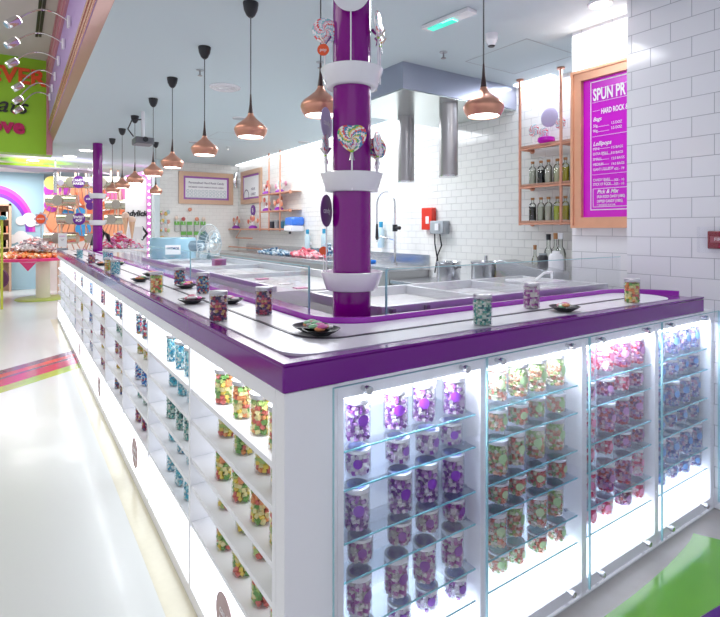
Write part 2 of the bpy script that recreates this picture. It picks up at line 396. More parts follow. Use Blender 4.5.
# ---------------------------------------------------------------- candy jars
PAL = {
 'purple': [(.35,.10,.50),(.85,.82,.88),(.55,.32,.66),(.90,.90,.90),(.20,.08,.32),(.72,.60,.80)],
 'violet': [(.40,.08,.40),(.78,.76,.74),(.55,.20,.48),(.55,.30,.55),(.75,.66,.76),(.84,.82,.78)],
 'peach': [(.88,.38,.25),(.80,.85,.62),(.90,.60,.50),(.45,.70,.35),(.92,.88,.82),(.85,.28,.22)],
 'green': [(.45,.68,.25),(.80,.85,.62),(.90,.55,.35),(.60,.78,.40),(.92,.90,.80),(.75,.35,.25)],
 'pink': [(.85,.12,.25),(.92,.55,.62),(.90,.85,.88),(.75,.05,.12),(.80,.40,.60),(.95,.75,.78)],
 'redviolet': [(.50,.05,.22),(.75,.35,.55),(.28,.10,.30),(.85,.60,.70),(.65,.10,.12),(.5,.3,.6)],
 'bluelilac': [(.30,.32,.70),(.72,.68,.82),(.16,.18,.48),(.60,.35,.55),(.85,.84,.90),(.35,.50,.75)],
 'citrus': [(.90,.70,.12),(.22,.48,.14),(.90,.38,.16),(.92,.85,.45),(.50,.68,.22),(.78,.20,.18)],
 'aqua': [(.10,.62,.75),(.85,.92,.92),(.05,.35,.55),(.45,.80,.82),(.90,.92,.90),(.20,.50,.60)],
 'teal': [(.08,.35,.30),(.70,.82,.75),(.15,.50,.45),(.40,.62,.50),(.88,.90,.85),(.06,.20,.22)],
 'yellow': [(.85,.65,.10),(.45,.50,.08),(.90,.80,.45),(.80,.35,.10),(.60,.65,.20),(.88,.85,.70)],
 'mixed': [(.55,.05,.12),(.85,.80,.78),(.06,.12,.35),(.65,.35,.12),(.12,.10,.14),(.10,.45,.60)],
 'blue': [(.03,.18,.65),(.60,.75,.90),(.05,.40,.75),(.85,.88,.92),(.55,.08,.15),(.10,.15,.40)],
 'berry': [(.45,.04,.12),(.20,.06,.22),(.80,.62,.66),(.62,.12,.20),(.70,.45,.20),(.10,.08,.20)],
}
PNAME = {'purple':'purple and white','violet':'violet and cream','peach':'peach and green','green':'green and peach','pink':'pink and red','redviolet':'dark red and violet','bluelilac':'blue and lilac',
 'citrus':'yellow green orange','aqua':'aqua and white','teal':'dark teal','yellow':'yellow and olive','mixed':'mixed dark','blue':'blue and white','berry':'berry red'}
for p, cs in PAL.items():
    for k, c in enumerate(cs): mat('candy_%s_%d' % (p, k), c, .3, var=.1, bscale=200)
JR = .0385
HT = {'tall': .126, 'short': .076}
cache = {}
def candy_mesh(pal, ht):
    if (pal, ht) in cache: return cache[(pal, ht)]
    m = MB(); rnd = random.Random(hash((len(pal), ht == 'tall', sum(map(ord, pal)))) & 0xffff)
    sz = {'citrus': .0072, 'aqua': .0042, 'teal': .0040, 'blue': .0045}.get(pal, .0055)
    h = HT[ht]*.80; z = .004+sz
    stp = sz*2.15
    while z < h:
        for R in (JR-.004-sz*1.15, JR-.004-sz*3.3):
            if R < .005: continue
            if R < JR-.004-sz*2 and z < h-stp*1.5: continue
            n = int(2*PI*R/stp)
            for k in range(n):
                a = 2*PI*(k+rnd.random()*.6)/n; rr = R-rnd.random()*.002
                m.mi = rnd.randrange(6)
                s = sz*rnd.uniform(.85,1.15)
                m.obox((rr*math.cos(a), rr*math.sin(a), z+rnd.uniform(-.15,.15)*sz), (s,s*.95,s*.9), Euler((rnd.uniform(-.7,.7),rnd.uniform(-.7,.7),a+rnd.uniform(-.8,.8))).to_matrix())
        z += stp*.92
    # dense middle so that the filling is not see-through
    m.mi = 1; m.cyl((0,0,.004), JR-.004-sz*2.6, h-sz*2, n=12)
    o = m.build('candy_filling', [MC['candy_%s_%d' % (pal, k)] for k in range(6)])
    me = o.data; bpy.data.objects.remove(o); cache[(pal, ht)] = me
    return me
def disc_on_cyl(rad, R, zc, m, n=16):
    c = m.bm.verts.new((0, -R, zc)); ring = []
    for k in range(n):
        u = rad*math.cos(2*PI*k/n); v = rad*math.sin(2*PI*k/n); a = u/R
        ring.append(m.bm.verts.new((R*math.sin(a), -R*math.cos(a), zc+v)))
    mid = []
    for k in range(n):
        u = .5*rad*math.cos(2*PI*k/n); v = .5*rad*math.sin(2*PI*k/n); a = u/R
        mid.append(m.bm.verts.new((R*math.sin(a), -R*math.cos(a), zc+v)))
    for k in range(n):
        m._f([c, mid[k], mid[(k+1)%n]], True); m._f([mid[k], ring[k], ring[(k+1)%n], mid[(k+1)%n]], True)
    return m
STK = {'purple':(.22,.03,.45),'violet':(.25,.05,.35),'peach':(.55,.72,.40),'green':(.45,.68,.35),'pink':(.85,.30,.50),'redviolet':(.55,.25,.55),'bluelilac':(.15,.35,.75)}
TOP = {'purple':(.26,.30,.78),'violet':(.30,.22,.66),'peach':(.42,.74,.72),'green':(.42,.74,.72),'pink':(.62,.70,.82),'redviolet':(.60,.50,.72),'bluelilac':(.30,.50,.78)}
parts = {}
def jar_parts(ht, lid):
    k = (ht, lid)
    if k in parts: return parts[k]
    h = HT[ht]
    b = MB().lathe([(JR*.96,0),(JR,.004),(JR,h*.84),(JR*.93,h*.88)], n=20, cap=False).build('glass_body', 'jar'); 
    l = MB().lathe([(JR*.97,h*.87),(JR*.99,h*.88),(JR*.99,h*.99),(JR*.94,h)], n=20).build('lid', lid)
    parts[k] = (b.data, l.data); bpy.data.objects.remove(b); bpy.data.objects.remove(l)
    return parts[k]
stkm = {}
def stickers(ht, pal):
    k = (ht, pal)
    if k not in stkm:
        h = HT[ht]
        a = disc_on_cyl(.017 if ht == 'tall' else .014, JR+.0012, h*.52, MB()).build('label_sticker', mat('sticker_'+pal, STK[pal], .4, var=.15, bscale=120))
        t = MB().lathe([(.030,h+.0002),(.030,h+.0008)], n=18).build('lid_sticker', mat('lidsticker_'+pal, TOP[pal], .4, var=.2, bscale=90))
        stkm[k] = (a.data, t.data); bpy.data.objects.remove(a); bpy.data.objects.remove(t)
    return stkm[k]
def jar(pal, ht, loc, label, group, lid='lidw', stick=False, rz=0, scale=1.0, toplabel=True):
    r = thing('candy_jar', label, 'jar', loc, group); r.rotation_euler = (0,0,rz)
    r.scale = (scale,)*3 if not isinstance(scale, tuple) else scale
    b, l = jar_parts(ht, lid)
    for n, me in (('glass_body', b), ('lid', l), ('candy_filling', candy_mesh(pal, ht))):
        o = bpy.data.objects.new(n, me); COL.objects.link(o); o.parent = r
        if n == 'candy_filling': o['kind'] = 'stuff'
    if stick:
        a, t = stickers(ht, pal)
        for n, me in (('label_sticker', a), ('lid_sticker', t)):
            if n == 'lid_sticker' and not toplabel: continue
            o = bpy.data.objects.new(n, me); COL.objects.link(o); o.parent = r
    return r
ROWN = ['top','second','third','fourth','fifth','bottom']
CABP = [['purple','purple','purple','violet','violet','purple'], ['peach','peach','green','green','peach','peach'],
        ['pink','redviolet','redviolet','redviolet','pink','pink'], ['bluelilac']*6]
JX = [[.266,.416,.530,.650],[.864,.970,1.084,1.205],[1.420,1.553,1.683,1.797],[2.000,2.125,2.245,2.358]]
CN = ['corner','second','third','brick-wall']
PN = ['leftmost','second from left','third from left','rightmost']
rj = random.Random(7)
for ci_, xs in enumerate(JX):
    for ri, z in enumerate(FZ):
        ht = 'tall' if ri % 2 == 0 else 'short'
        for k, x in enumerate(xs):
            pal = CABP[ci_][ri]
            if ci_ == 1 and rj.random() < .4: pal = 'green' if pal == 'peach' else 'peach'
            if ci_ == 2 and rj.random() < .3: pal = 'pink' if pal == 'redviolet' else 'redviolet'
            yy = .064 if ht == 'tall' else .072
            jar(pal, ht, (x+rj.uniform(-.008,.008)+(.012 if ht == 'short' else 0), yy+rj.uniform(-.006,.01), z+.0005),
                '%s %s jar, %s, %s glass shelf, %s front cabinet' % (ht, PNAME[pal], PN[k], ROWN[ri], CN[ci_]), 'candy jars behind the glass fronts', 'lidw', True, rj.uniform(-.7,.2), toplabel=ri > 0)
LP = [['citrus']*5, ['aqua','aqua','teal','aqua','aqua'], ['mixed','yellow','blue','teal','berry'], ['mixed','teal','berry','yellow','mixed'],
      ['berry','yellow','berry','yellow','berry'], ['blue','berry','blue','berry','blue'], ['mixed','teal','yellow','berry','mixed'], ['berry','berry','mixed','berry','blue'],
      ['mixed','aqua','berry','yellow','blue'], ['mixed','teal','mixed','berry','aqua'], ['teal','aqua','blue','teal','berry']]
LN = ['first','second','third','fourth','fifth','sixth','seventh','eighth','ninth','tenth','eleventh']
for i in range(11):
    y0 = LY[i]
    ys = [.048,.190,.345,.515] if i == 0 else ([.17,.315,.48] if i < 8 else [.20,.40])
    for ri, z in enumerate(LZ):
        ht = 'short' if ri in (1, 3) else 'tall'
        for k, dy in enumerate(ys):
            p = LP[i][ri]
            if i in (2,3) and ri == 0 and k == 0: p = 'blue' if i == 2 else 'berry'
            jar(p, ht, (.064+rj.uniform(-.004,.004)+(.010 if ri in (1, 3) else 0), y0+dy+rj.uniform(-.006,.006), z+.0005),
                '%s %s jar, %s on %s shelf, %s cabinet of the long side' % (ht, PNAME[p], ordn(k), ROWN[ri] if ri < 4 else 'lowest', LN[i]),
                'candy jars on the open left-side shelves', 'lids', False, rj.uniform(0,6), scale=(1,1,1) if i == 0 else (1.0,1.0,1.0))
# jars and dishes riding the conveyor
BZ = 1.1095
CJ = [(209,323,'berry','nearest the corner'),(207,294,'mixed','behind the nearest jar'),(262,316,'berry','right of the near dish on the inner lane'),(147,294,'citrus','by the long outer edge, midway'),
      (165,287,'mixed','in front of the blue kettle'),(124.5,274,'mixed','left of the blue kettle'),(106,275,'aqua','on the outer lane, front of two'),(97.5,272,'yellow','beside the aqua jar'),(83.5,264,'berry','towards the far end'),
      (72,258.5,'aqua','at the far end'),(640,304,'citrus','by the white brick wall'),(487,327,'teal','on the front run, middle'),(532,309,'violet','on the front run, inner lane'),(100,262,'blue','far end, inner lane'),(121,260,'aqua','far end, by the pink bags')]
for px, py, pal, wh in CJ:
    p = on(2, BZ, px, py-2); p.z = BZ+.001 if True else p.z
    q = on(2, BZ, px, py)
    if q.y < .3 and q.x > .3: p = Vector((q.x+.02, .235 if q.y > .13 else .085, BZ))
    else: p = Vector((.255 if q.x > .14 else .060, q.y+.03, BZ))
    z0 = BZ
    jar(pal, 'tall', (p.x, p.y, z0), '%s candy jar on the conveyor, %s' % (PNAME[pal], wh), 'candy jars on the conveyor', 'lids', False, 0, .88)
CD = [(182,304,'front outer lane'),(235,303,'inner lane, beside the brown-red jar'),(188,288,'inner lane, under the blue kettle'),(90,266,'outer lane, before the aqua jar'),(116,265,'inner lane, left of the kettle'),
      (133,282,'outer lane, midway'),(150,276,'inner lane, midway'),(75,262,'far end, outer lane'),(607,294,'inner lane near the brick wall'),(570,312,'front run, outer lane'),(305,337,'at the bend below the purple column'),(66,256,'far end of the belt')]
bagc = [(.80,.30,.40),(.85,.80,.82),(.85,.35,.15),(.75,.15,.45),(.30,.60,.35)]
for i, (px, py, wh) in enumerate(CD):
    p = on(2, BZ, px, py)
    if p.y < .3 and p.x > .3: p.y = .245 if p.y > .19 else .105
    elif p.x < .178: p.x = .105
    else: p.x = .25
    p.z = BZ
    d = thing('serving_dish', 'small black dish riding the conveyor, '+wh, 'dish', (p.x,p.y,BZ), 'black dishes on the conveyor')
    MB().lathe([(.028,0),(.032,.003),(.056,.016),(.062,.021),(.059,.021),(.050,.014),(.02,.006)], (p.x,p.y,BZ), 20).build('plate', 'black', d)
    b = MB()
    for k in range(9):
        b.mi = rj.randrange(5); a = rj.uniform(0,6.3); r = rj.uniform(0,.03)
        b.sphere((p.x+r*math.cos(a), p.y+r*math.sin(a), BZ+.022+rj.uniform(0,.01)), .013, (1.5,1.1,.6), 7)
    tag(b.build('candy_pile', [mat('bag_%d' % q, bagc[q], .3, var=.2) for q in range(5)]), 'heap of pink and white sweets in the black dish, '+wh, 'sweets', 'sweets in the conveyor dishes', 'stuff')

# ---------------------------------------------------------------- columns with cups
def spiral(m, c, R, rad, thick, n=36, rings=8, arms=7, k=2.2, heart=False):
    c = Vector(c)
    for s_ in (-1, 1):
        grid = []
        for i in range(rings+1):
            r = rad*i/rings; row = []
            for j in range(n):
                a = 2*PI*j/n; dz = thick*math.sqrt(max(0, 1-(i/rings)**2))*.5+thick*.15
                x, y = r*math.cos(a), r*math.sin(a)
                if heart: 
                    x *= 1.1; y = y*1.0 - .35*abs(x)*-1 - rad*.18
                row.append(m.bm.verts.new(c+R@Vector((x, y, s_*dz))))
            grid.append(row)
        for i in range(rings):
            for j in range(n):
                m.mi = int((arms*(j/n) + k*i/rings*1.0)*1.0*3) % 6
                if i == 0: m._f([grid[1][j], grid[1][(j+1)%n], grid[0][0]], True)
                else: m._f([grid[i][j], grid[i+1][j], grid[i+1][(j+1)%n], grid[i][(j+1)%n]], True)
        if s_ == -1: edge = grid[-1]
    m.mi = 1
    for j in range(n): m._f([edge[j], edge[(j+1)%n], grid[-1][(j+1)%n], grid[-1][j]], True)
    return m
SW = [mat('swirl_%d' % k, c, .2, coat=.5, var=.05) for k, c in enumerate([(.75,.08,.10),(.90,.88,.80),(.85,.55,.08),(.08,.40,.20),(.90,.86,.80),(.05,.25,.50)])]
SWP = [mat('swirlp_%d' % k, c, .2, coat=.5, var=.05) for k, c in enumerate([(.85,.12,.12),(.92,.86,.88),(.85,.45,.55),(.30,.60,.65),(.92,.90,.92),(.55,.70,.80)])]
RV = Matrix(((1,0,0),(0,0,-1),(0,1,0)))
def face_cam(off=0): return Matrix.Rotation(-A0+off, 3, 'Z') @ RV
def lolly(p, r, label, mats, ang=0, base=None, heart=False, tag_=None, group='lollipops around the purple column'):
    t = thing('lollipop', label, 'lollipop', (p.x, p.y, base), group)
    R = face_cam(ang)
    spiral(MB(), p, R, r, .014, heart=heart).build('candy_swirl', mats, t)
    MB().tube([(p.x,p.y,base),(p.x,p.y,p.z-r*.6)], .0035, 6).build('stick', 'wpaint', t)
    # wrapper gathered under the candy
    MB().lathe([(.012,-.045),(.006,-.02),(.005,-.008),(r*.6,.02)], (p.x,p.y,p.z-r*.9), 10, cap=False).build('wrapper', glassmat('cellophane', (.95,.95,.97), 1, .15, .15), t)
    MB().lathe([(.0065,0),(.0065,.006)], (p.x,p.y,p.z-r*.9-.014), 8).build('ribbon', 'lime' if tag_ is None else 'orange', t)
    return t
def column(cx, cy, label, cups, det=True, R=.079, z0=0, z1=2.8):
    c = thing('column', label, 'column', (cx, cy, z0), 'purple columns of the counter')
    MB().lathe([(R,0),(R,z1-z0)], (cx,cy,z0), 40).build('shaft', 'purpcol', c)
    for z in cups:
        MB().lathe([(R+.001,0),(.100,0),(.106,.004),(.128,.070),(.129,.075),(.125,.077),(.120,.071),(.100,.012),(R+.001,.012)], (cx,cy,z), 40, cap=False).build('cup_ring', 'cup', c)
    return c
c1 = (.588, .592)
column(*c1, 'thick glossy purple column with three white ring trays, at the counter bend', (1.200, 1.602, 2.03))
# round slim pedestal hole in the slab is not needed: the shaft stands on it
column(.515, 7.85, 'far purple column with two white ring trays', (1.51, 1.93), R=.070, z0=1.101)
def pol(a, r, z): # position round the near column, a=0 towards the camera, + to the right
    d = Vector((-FW[0], -FW[1], 0)); q = Vector((RT[0], RT[1], 0))
    return Vector((c1[0], c1[1], 0)) + d*math.cos(a)*r + q*math.sin(a)*r + Vector((0,0,z))
cb = 1.60+.012
lolly(pol(.02,.105,1.812), .052, 'large rainbow swirl lollipop in cellophane facing forward on the column', SW, 0, 1.603, True)
lolly(pol(-1.45,.108,1.80), .042, 'swirl lollipop seen edge-on, left side of the middle tray', SWP, 1.35, 1.603)
lolly(pol(1.35,.108,1.80), .048, 'striped swirl lollipop turned sideways, right side of the middle tray', SWP, 1.25, 1.603)
lolly(pol(1.95,.112,1.79), .045, 'rainbow swirl lollipop behind the right side of the middle tray', SW, .5, 1.603)
lolly(pol(-1.25,.115,2.255), .052, 'pink and teal swirl lollipop with an orange tag, upper left of column', SWP, .2, 2.05, tag_=1)
lolly(pol(1.40,.110,2.29), .052, 'tall swirl lollipop seen edge-on, upper right of column', SWP, 1.3, 2.05)
lolly(pol(1.65,.118,2.26), .045, 'blue and red swirl lollipop leaning beside the upper right one', SW, 1.15, 2.05)
for a, r, z, rad, m, lb, base in ((-1.35,.118,2.175,.024,'orange','small orange round tag below the upper left lollipop',2.05),):
    p = pol(a, r, z); p += Vector((-FW[0],-FW[1],0))*.02
    t = thing('price_tag', lb, 'tag', p)
    MB().lathe([(rad,-.001),(rad,.001)], p, 20, R=face_cam()).build('disc', m, t)
    text('pop', .018, 'wpaint', p+Vector((-FW[0],-FW[1],0))*.002, face_cam(), t, ext=.0003)
def disc_sign(p, rad, ang, m, label, base, txt='candy', tm='wpaint'):
    t = thing('round_sign', label, 'sign', (p.x,p.y,base), 'round signs on the column')
    R = face_cam(ang)
    MB().lathe([(rad,-.0015),(rad,.0015)], p, 32, R=R).build('disc', m, t)
    text(txt, rad*.5, tm, p+R@Vector((0,0,.002)), R, t, ext=.0003)
    MB().tube([(p.x,p.y,base),(p.x,p.y,p.z-rad)], .003, 6).build('stick', 'wpaint', t)
    return t
lil = mat('lilac_card', (.62,.55,.78), .4, var=.1)
disc_sign(pol(-1.42,.105,1.885), .064, 1.28, lil, 'lilac round sign seen almost edge-on, above the middle tray', 1.612)
disc_sign(pol(-1.42,.105,1.525), .066, 1.28, mat('plum_card', (.18,.05,.25), .4, var=.1), 'plum round sign seen almost edge-on, above the lowest tray', 1.212)
disc_sign(pol(-.02,.112,2.375), .072, 0, mat('white_card', (.80,.80,.84), .4, var=.05), 'white round sign facing forward at the top of the column', 2.06, '', 'red')
p = pol(-1.1,.12,1.298); t = thing('price_tag', 'orange round tag hanging left of the column over the sink', 'tag', pol(-1.5,.117,1.36))
q = pol(-1.5,.117,1.36); MB().lathe([(.018,-.001),(.018,.001)], q, 20, R=face_cam()).build('disc', 'orange', t); MB().tube([(q.x,q.y,1.28),(q.x,q.y,1.345)], .002, 6).build('stick', 'wpaint', t)

# ---------------------------------------------------------------- cold tables, guard glass
tb = thing('cold_table', 'white marble cooling table with steel rails behind the front glass guard', 'table', (1.5, .85, 0))
MB().box(.70, 2.40, .53, 1.16, 1.0, 1.075).build('marble_top', 'marble', tb)
m = MB().box(.70,2.38,.535,.565,1.075,1.125).box(.70,2.38,1.14,1.17,1.075,1.125)
for x in (.70, 1.32, 1.85, 2.35): m.box(x, x+.03, .565, 1.14, 1.075, 1.122)
m.build('rail_frame', mat('pale_steel', (.70,.71,.74), .3, metal=.7, bump=.02), tb, .002)
MB().box(.72, 2.38, .62, 1.14, 0, 1.0).build('cabinet_body', 'steel', tb)
m = MB()
for x in (.74, .93): m.box(x, x+.02, .515, .535, 1.06, 1.115)
m.build('clamp', 'dsteel', tb)
tl = thing('cold_table', 'white marble cooling table of the long left run', 'table', (1.0, 3.5, 0))
MB().box(.62, 1.30, 1.45, 5.0, 1.0, 1.10).build('marble_top', 'marble', tl, .004)
MB().box(.66, 1.26, 1.5, 4.95, 0, 1.0).build('cabinet_body', 'steel', tl)
m = MB().box(1.27,1.30,1.45,5.0,1.10,1.15).box(.62,.645,1.45,5.0,1.10,1.13)
for y in (2.3, 3.2, 4.1): m.box(.645,1.27,y,y+.03,1.10,1.13)
m.build('rail_frame', MC['pale_steel'], tl)
def guard(name, lab, x0, x1, y0, y1, z0=1.1005, z1=1.285):
    g = thing('glass_guard', lab, 'glass guard', ((x0+x1)/2,(y0+y1)/2,z0), 'glass guards behind the conveyor')
    MB().box(x0,x1,y0,y1,z0,z1).build('pane', 'glass', g)
    if x1-x0 > y1-y0: MB().box(x0-.006,x0,y0,y1,z0,z1).box(x0,x1,y0,y1,z1,z1+.003).build('polished_edge', mat('pane_edge', (.35,.62,.68), .2), g)
    else: MB().box(x0,x1,y0-.006,y0,z0,z1).box(x0,x1,y0,y1,z1,z1+.003).build('polished_edge', mat('pane_edge', (.35,.62,.68), .2), g)
guard('g', 'clear glass guard along the front run, ending at the brick wall', .680, 2.40, .47, .478)
guard('g', 'clear glass guard along the left run, nearest the column', .500, .508, .81, 2.6)
guard('g', 'clear glass guard along the left run, far stretch past the kettle', .500, .508, 2.65, 5.6)
# sweets pots under the brick wall on the ledge behind the guard
p1 = thing('spoon_tray', 'white tray with tongs lying behind the glass by the wall', 'tray', (1.85,.85,1.12))
MB().box(1.95,2.2,.70,.95,1.125,1.14).build('tray', 'cup', p1, .004)
MB().tube([(1.97,.74,1.15),(2.02,.72,1.19),(2.12,.74,1.19),(2.18,.78,1.15)], .008, 8).build('tongs', 'wpaint', p1)
p1.location.z = 1.125; W[p1.name] = Vector((1.85,.85,1.125))
for ch in p1.children: ch.location.z = -.005

# ---------------------------------------------------------------- pendants
def pendant0():
    t = thing('pendant_lamp', '', 'pendant lamp', (0,0,0), 'copper pendant lamps')
    MB().lathe([(.046,2.80),(.046,2.79),(.040,2.755),(.026,2.725),(.012,2.712)], n=24).build('ceiling_canopy', 'black', t)
    MB().tube([(0,0,2.715),(0,0,2.235)], .0035, 8).build('cord', 'cord', t)
    MB().lathe([(0.004,2.254),(0.008,2.194),(0.016,2.137)], n=16).build('socket_cap', 'dbrown', t)
    s = MB().lathe([(0.016,2.139),(0.018,2.129),(0.03,2.112),(0.056,2.09),(0.082,2.07),(0.096,2.052),(0.098,2.038),(0.091,2.018),(0.078,1.998),(0.074,1.998),(0.086,2.02),(0.092,2.038),(0.076,2.064),(0.02,2.109)], n=36, cap=False).build('shade', 'copper', t)
    MB().lathe([(0.0745,2.002),(0.0745,2.006)], n=30).build('diffuser', 'lamp', t)
    return t
pd = pendant0()
PP = [(.66,.98,'partly behind the purple column'),(1.325,.55,'over the front run, right of the steel hood'),(.60,1.72,'largest one over the left run, left of the column'),(.60,2.62,'second from the front over the left run'),(.60,3.56,'third from the front over the left run'),
      (.62,4.42,'fourth from the front over the left run'),(.62,5.40,'fifth from the front over the left run'),(.63,6.34,'sixth from the front over the left run'),(.64,7.25,'farthest of the row over the left run')]
for i, (x, y, lb) in enumerate(PP):
    o = pd if i == 0 else copy_tree(pd, (x,y,0), '')
    o.location = (x,y,0); o['label'] = 'copper pendant lamp, '+lb
    l = bpy.data.lights.new('pendant_bulb', 'SPOT'); l.energy = 7; l.spot_size = 2.2; l.spot_blend = 1; l.shadow_soft_size = .06; l.color = (1,.95,.9)
    lo = bpy.data.objects.new('pendant_bulb', l); COL.objects.link(lo); lo.location = (x,y,1.99)
q = at(155.8, 200, 8.0)
copy_tree(pd, (q.x,q.y,-.09+.09), 'small copper pendant lamp apart from the row, hanging lower behind it').location.z = 0

# ---------------------------------------------------------------- hood
hd = thing('extractor_hood', 'large stainless steel extractor box fixed under the ceiling', 'hood', (2.7,2.55,2.58))
MB().box(2.02,3.398,2.046,3.07,2.585,2.799).build('casing', mat('brushed_hood_steel', (.44,.46,.56), .28, metal=.9, bump=.05, bscale=12), hd)
MB().box(2.03,3.39,2.056,3.06,2.578,2.584).build('underside', 'mirror', hd)
MB().box(2.013,2.0205,2.40,2.62,2.64,2.73).build('control_box', mat('cream_box', (.72,.68,.64), .5, var=.05), hd)
MB().box(2.010,2.0125,2.44,2.52,2.69,2.705).build('display', 'black', hd)
for (px, f, lb) in ((406,5.19,'left'),(448.5,4.65,'right')):
    p = at(px, 200, f)
    d = thing('exhaust_duct', lb+' of two round steel exhaust ducts hanging from the hood', 'duct', (p.x,p.y,1.92), 'steel ducts under the hood')
    MB().lathe([(.084,1.925),(.084,2.577)], (p.x,p.y,0), 36).build('pipe', 'dsteel', d)
    MB().lathe([(.087,1.92),(.087,1.935)], (p.x,p.y,0), 36).build('end_collar', 'steel', d)
# ---------------------------------------------------------------- ceiling fittings
def disc_fit(name, label, cat, px, py, r, m, h=.012, extra=None):
    p = on(2, 2.8, px, py); t = thing(name, label, cat, (p.x,p.y,2.8-h))
    MB().lathe([(r*.94,0),(r,.004),(r,h-.0005)], (p.x,p.y,2.8-h), 30).build('rim', m, t)
    return t, p
t, p = disc_fit('air_diffuser', 'round white ceiling air diffuser between the pendant cords', 'vent', 225, 87, .145, 'cup')
m = MB()
for r in (.05,.08,.11): m.lathe([(r,-.012),(r+.014,-.012),(r+.014,-.006),(r,-.006),(r,-.012)], (p.x,p.y,2.7935), 28, cap=False)
m.build('grille_rings', 'cup', t)
for px, py, lb in ((240,118,'round speaker above the white framed notice'),(304,142,'small round speaker near the wall cove'),(195,142,'round speaker behind the second pendant')):
    t, p = disc_fit('ceiling_speaker', 'white '+lb, 'speaker', px, py, .09, 'cup', .01)
    MB().lathe([(.07,0),(.07,.002)], (p.x,p.y,2.787), 24).build('grille', 'grey', t)
t, p = disc_fit('ceiling_downlight', 'bright round downlight in the ceiling near the brick wall', 'downlight', 600, 3, .07, 'cup')
MB().lathe([(.05,0),(.05,.003)], (p.x,p.y,2.784), 24).build('lens', 'lamp', t)
p = on(2, 2.8, 491.5, 34); t = thing('ceiling_camera', 'white dome smoke sensor on the ceiling beside the pendant cord', 'sensor', (p.x,p.y,2.72))
MB().lathe([(.020,.0),(.036,.022),(.038,.035),(.043,.037),(.043,.06),(.046,.079)], (p.x,p.y,2.72), 24).build('housing', 'cup', t)
MB().lathe([(.02,0),(.026,.006)], (p.x,p.y,2.711), 16).build('lens', 'black', t)
for i, (px, py, lb) in enumerate(((443.5,52,'above the hood'),(200,70,'left of the air diffuser'),(320,62,'left of the column tray'),(228,147,'above the white framed notice'))):
    p = on(2, 2.8, px, py); t = thing('sprinkler_head', 'small dark sprinkler head on the ceiling '+lb, 'sprinkler', (p.x,p.y,2.76), 'sprinkler heads')
    MB().lathe([(.03,.035),(.032,.0395)], (p.x,p.y,2.76), 16).build('flange', 'grey', t)
    MB().lathe([(.006,-.005),(.006,.036)], (p.x,p.y,2.76), 8).lathe([(.02,-.01),(.02,-.006)], (p.x,p.y,2.76), 12).build('nozzle', 'dsteel', t)
a = on(2, 2.8, 428, 26); b = on(2, 2.8, 470, 9)
el = thing('emergency_light', 'slim white emergency light with a green glow on the ceiling', 'light', ((a.x+b.x)/2,(a.y+b.y)/2,2.77))
dv = (b-a); L_ = dv.length; R = Matrix.Rotation(math.atan2(dv.y,dv.x), 3, 'Z'); mid = (a+b)/2
MB().obox((mid.x,mid.y,2.785), (L_/2+.02,.045,.013), R).build('housing', 'cup', el, .005)
c_ = mid-R@Vector((L_*.14,0,0)); MB().obox((c_.x,c_.y,2.769), (L_*.30,.028,.004), R).build('green_lens', mat('green_glow', (.05,.6,.45), .2, emit=.7, ecol=(.05,.75,.55)), el)
cl = thing('cove_strip', 'long glowing light strip along the ceiling edge above the tiled wall', 'light strip', (3.34,5.5,2.78))
MB().box(3.30,3.38,1.6,2.0,2.782,2.799).box(3.30,3.38,3.12,9.3,2.782,2.799).build('diffuser', mat('cove_glow', (1,1,1), .3, emit=2.2, ecol=(.94,.97,1)), cl)
# hatches in the ceiling
for (px, py, sx, sy, lb) in ((520,58,.5,.5,'square ceiling hatch above the pipe shelf'),(232,137,.5,.5,'square ceiling hatch near the white framed notice')):
    p = on(2, 2.8, px, py); m = MB(); g = .006
    m.box(p.x-.3,p.x+.3,p.y-.3,p.y-.3+g,2.798,2.7995).box(p.x-.3,p.x+.3,p.y+.3-g,p.y+.3,2.798,2.7995).box(p.x-.3,p.x-.3+g,p.y-.3,p.y+.3,2.798,2.7995).box(p.x+.3-g,p.x+.3,p.y-.3,p.y+.3,2.798,2.7995)
    tag(m.build('ceiling_hatch', 'grey'), lb, 'hatch')
# projector
p = at(143, 141, 5.9); pj = thing('projector', 'dark ceiling projector hanging among the pendant cords', 'projector', (p.x,p.y,2.42))
MB().box(p.x-.10,p.x+.10,p.y-.12,p.y+.12,p.z-.045,p.z+.03).build('casing', mat('silver_grey', (.16,.16,.18), .4, metal=.4, var=.2), pj, .01)
MB().cyl((p.x,p.y,p.z+.03), .02, 2.799-p.z-.03, n=12).build('mount_pole', 'cup', pj)
MB().tube([(p.x-.1,p.y,p.z+.04),(p.x-.16,p.y,p.z+.12),(p.x-.12,p.y,p.z+.22),(p.x,p.y,p.z+.25)], .008, 8).build('cable', 'black', pj)
MB().lathe([(.03,0),(.03,.02)], (p.x,p.y-.121,p.z), 16, R=Matrix.Rotation(PI/2,3,'X')).build('lens', 'black', pj)

# ---------------------------------------------------------------- price board
BX = 2.60
tl_ = on(0, BX, 574, 74); bl_ = on(0, BX, 574, 228)
y1 = tl_.y; z1 = tl_.z; z0 = bl_.z; y0 = y1-.75
y0 = .30
y0 = .463
bd = thing('price_board', 'magenta price board in a wide copper frame on the white wall', 'sign', (BX,(y0+y1)/2,(z0+z1)/2))
fw = .07
m = MB().box(BX-.03,2.619,y1-fw,y1,z0,z1).box(BX-.03,2.619,y0,y1-fw,z1-fw,z1).box(BX-.03,2.619,y0,y1-fw,z0,z0+fw)
m.box(BX-.042,BX-.03,y1-.018,y1,z0,z1).box(BX-.042,BX-.03,y0,y1-.018,z1-.018,z1).box(BX-.042,BX-.03,y0,y1-.018,z0,z0+.018)
m.build('frame', 'copperpaint', bd)
MB().box(BX,2.615,y0,y1-fw,z0+fw,z1-fw).build('board', mat('magenta_board', (.62,.0,.62), .25, var=.04, bscale=3), bd)
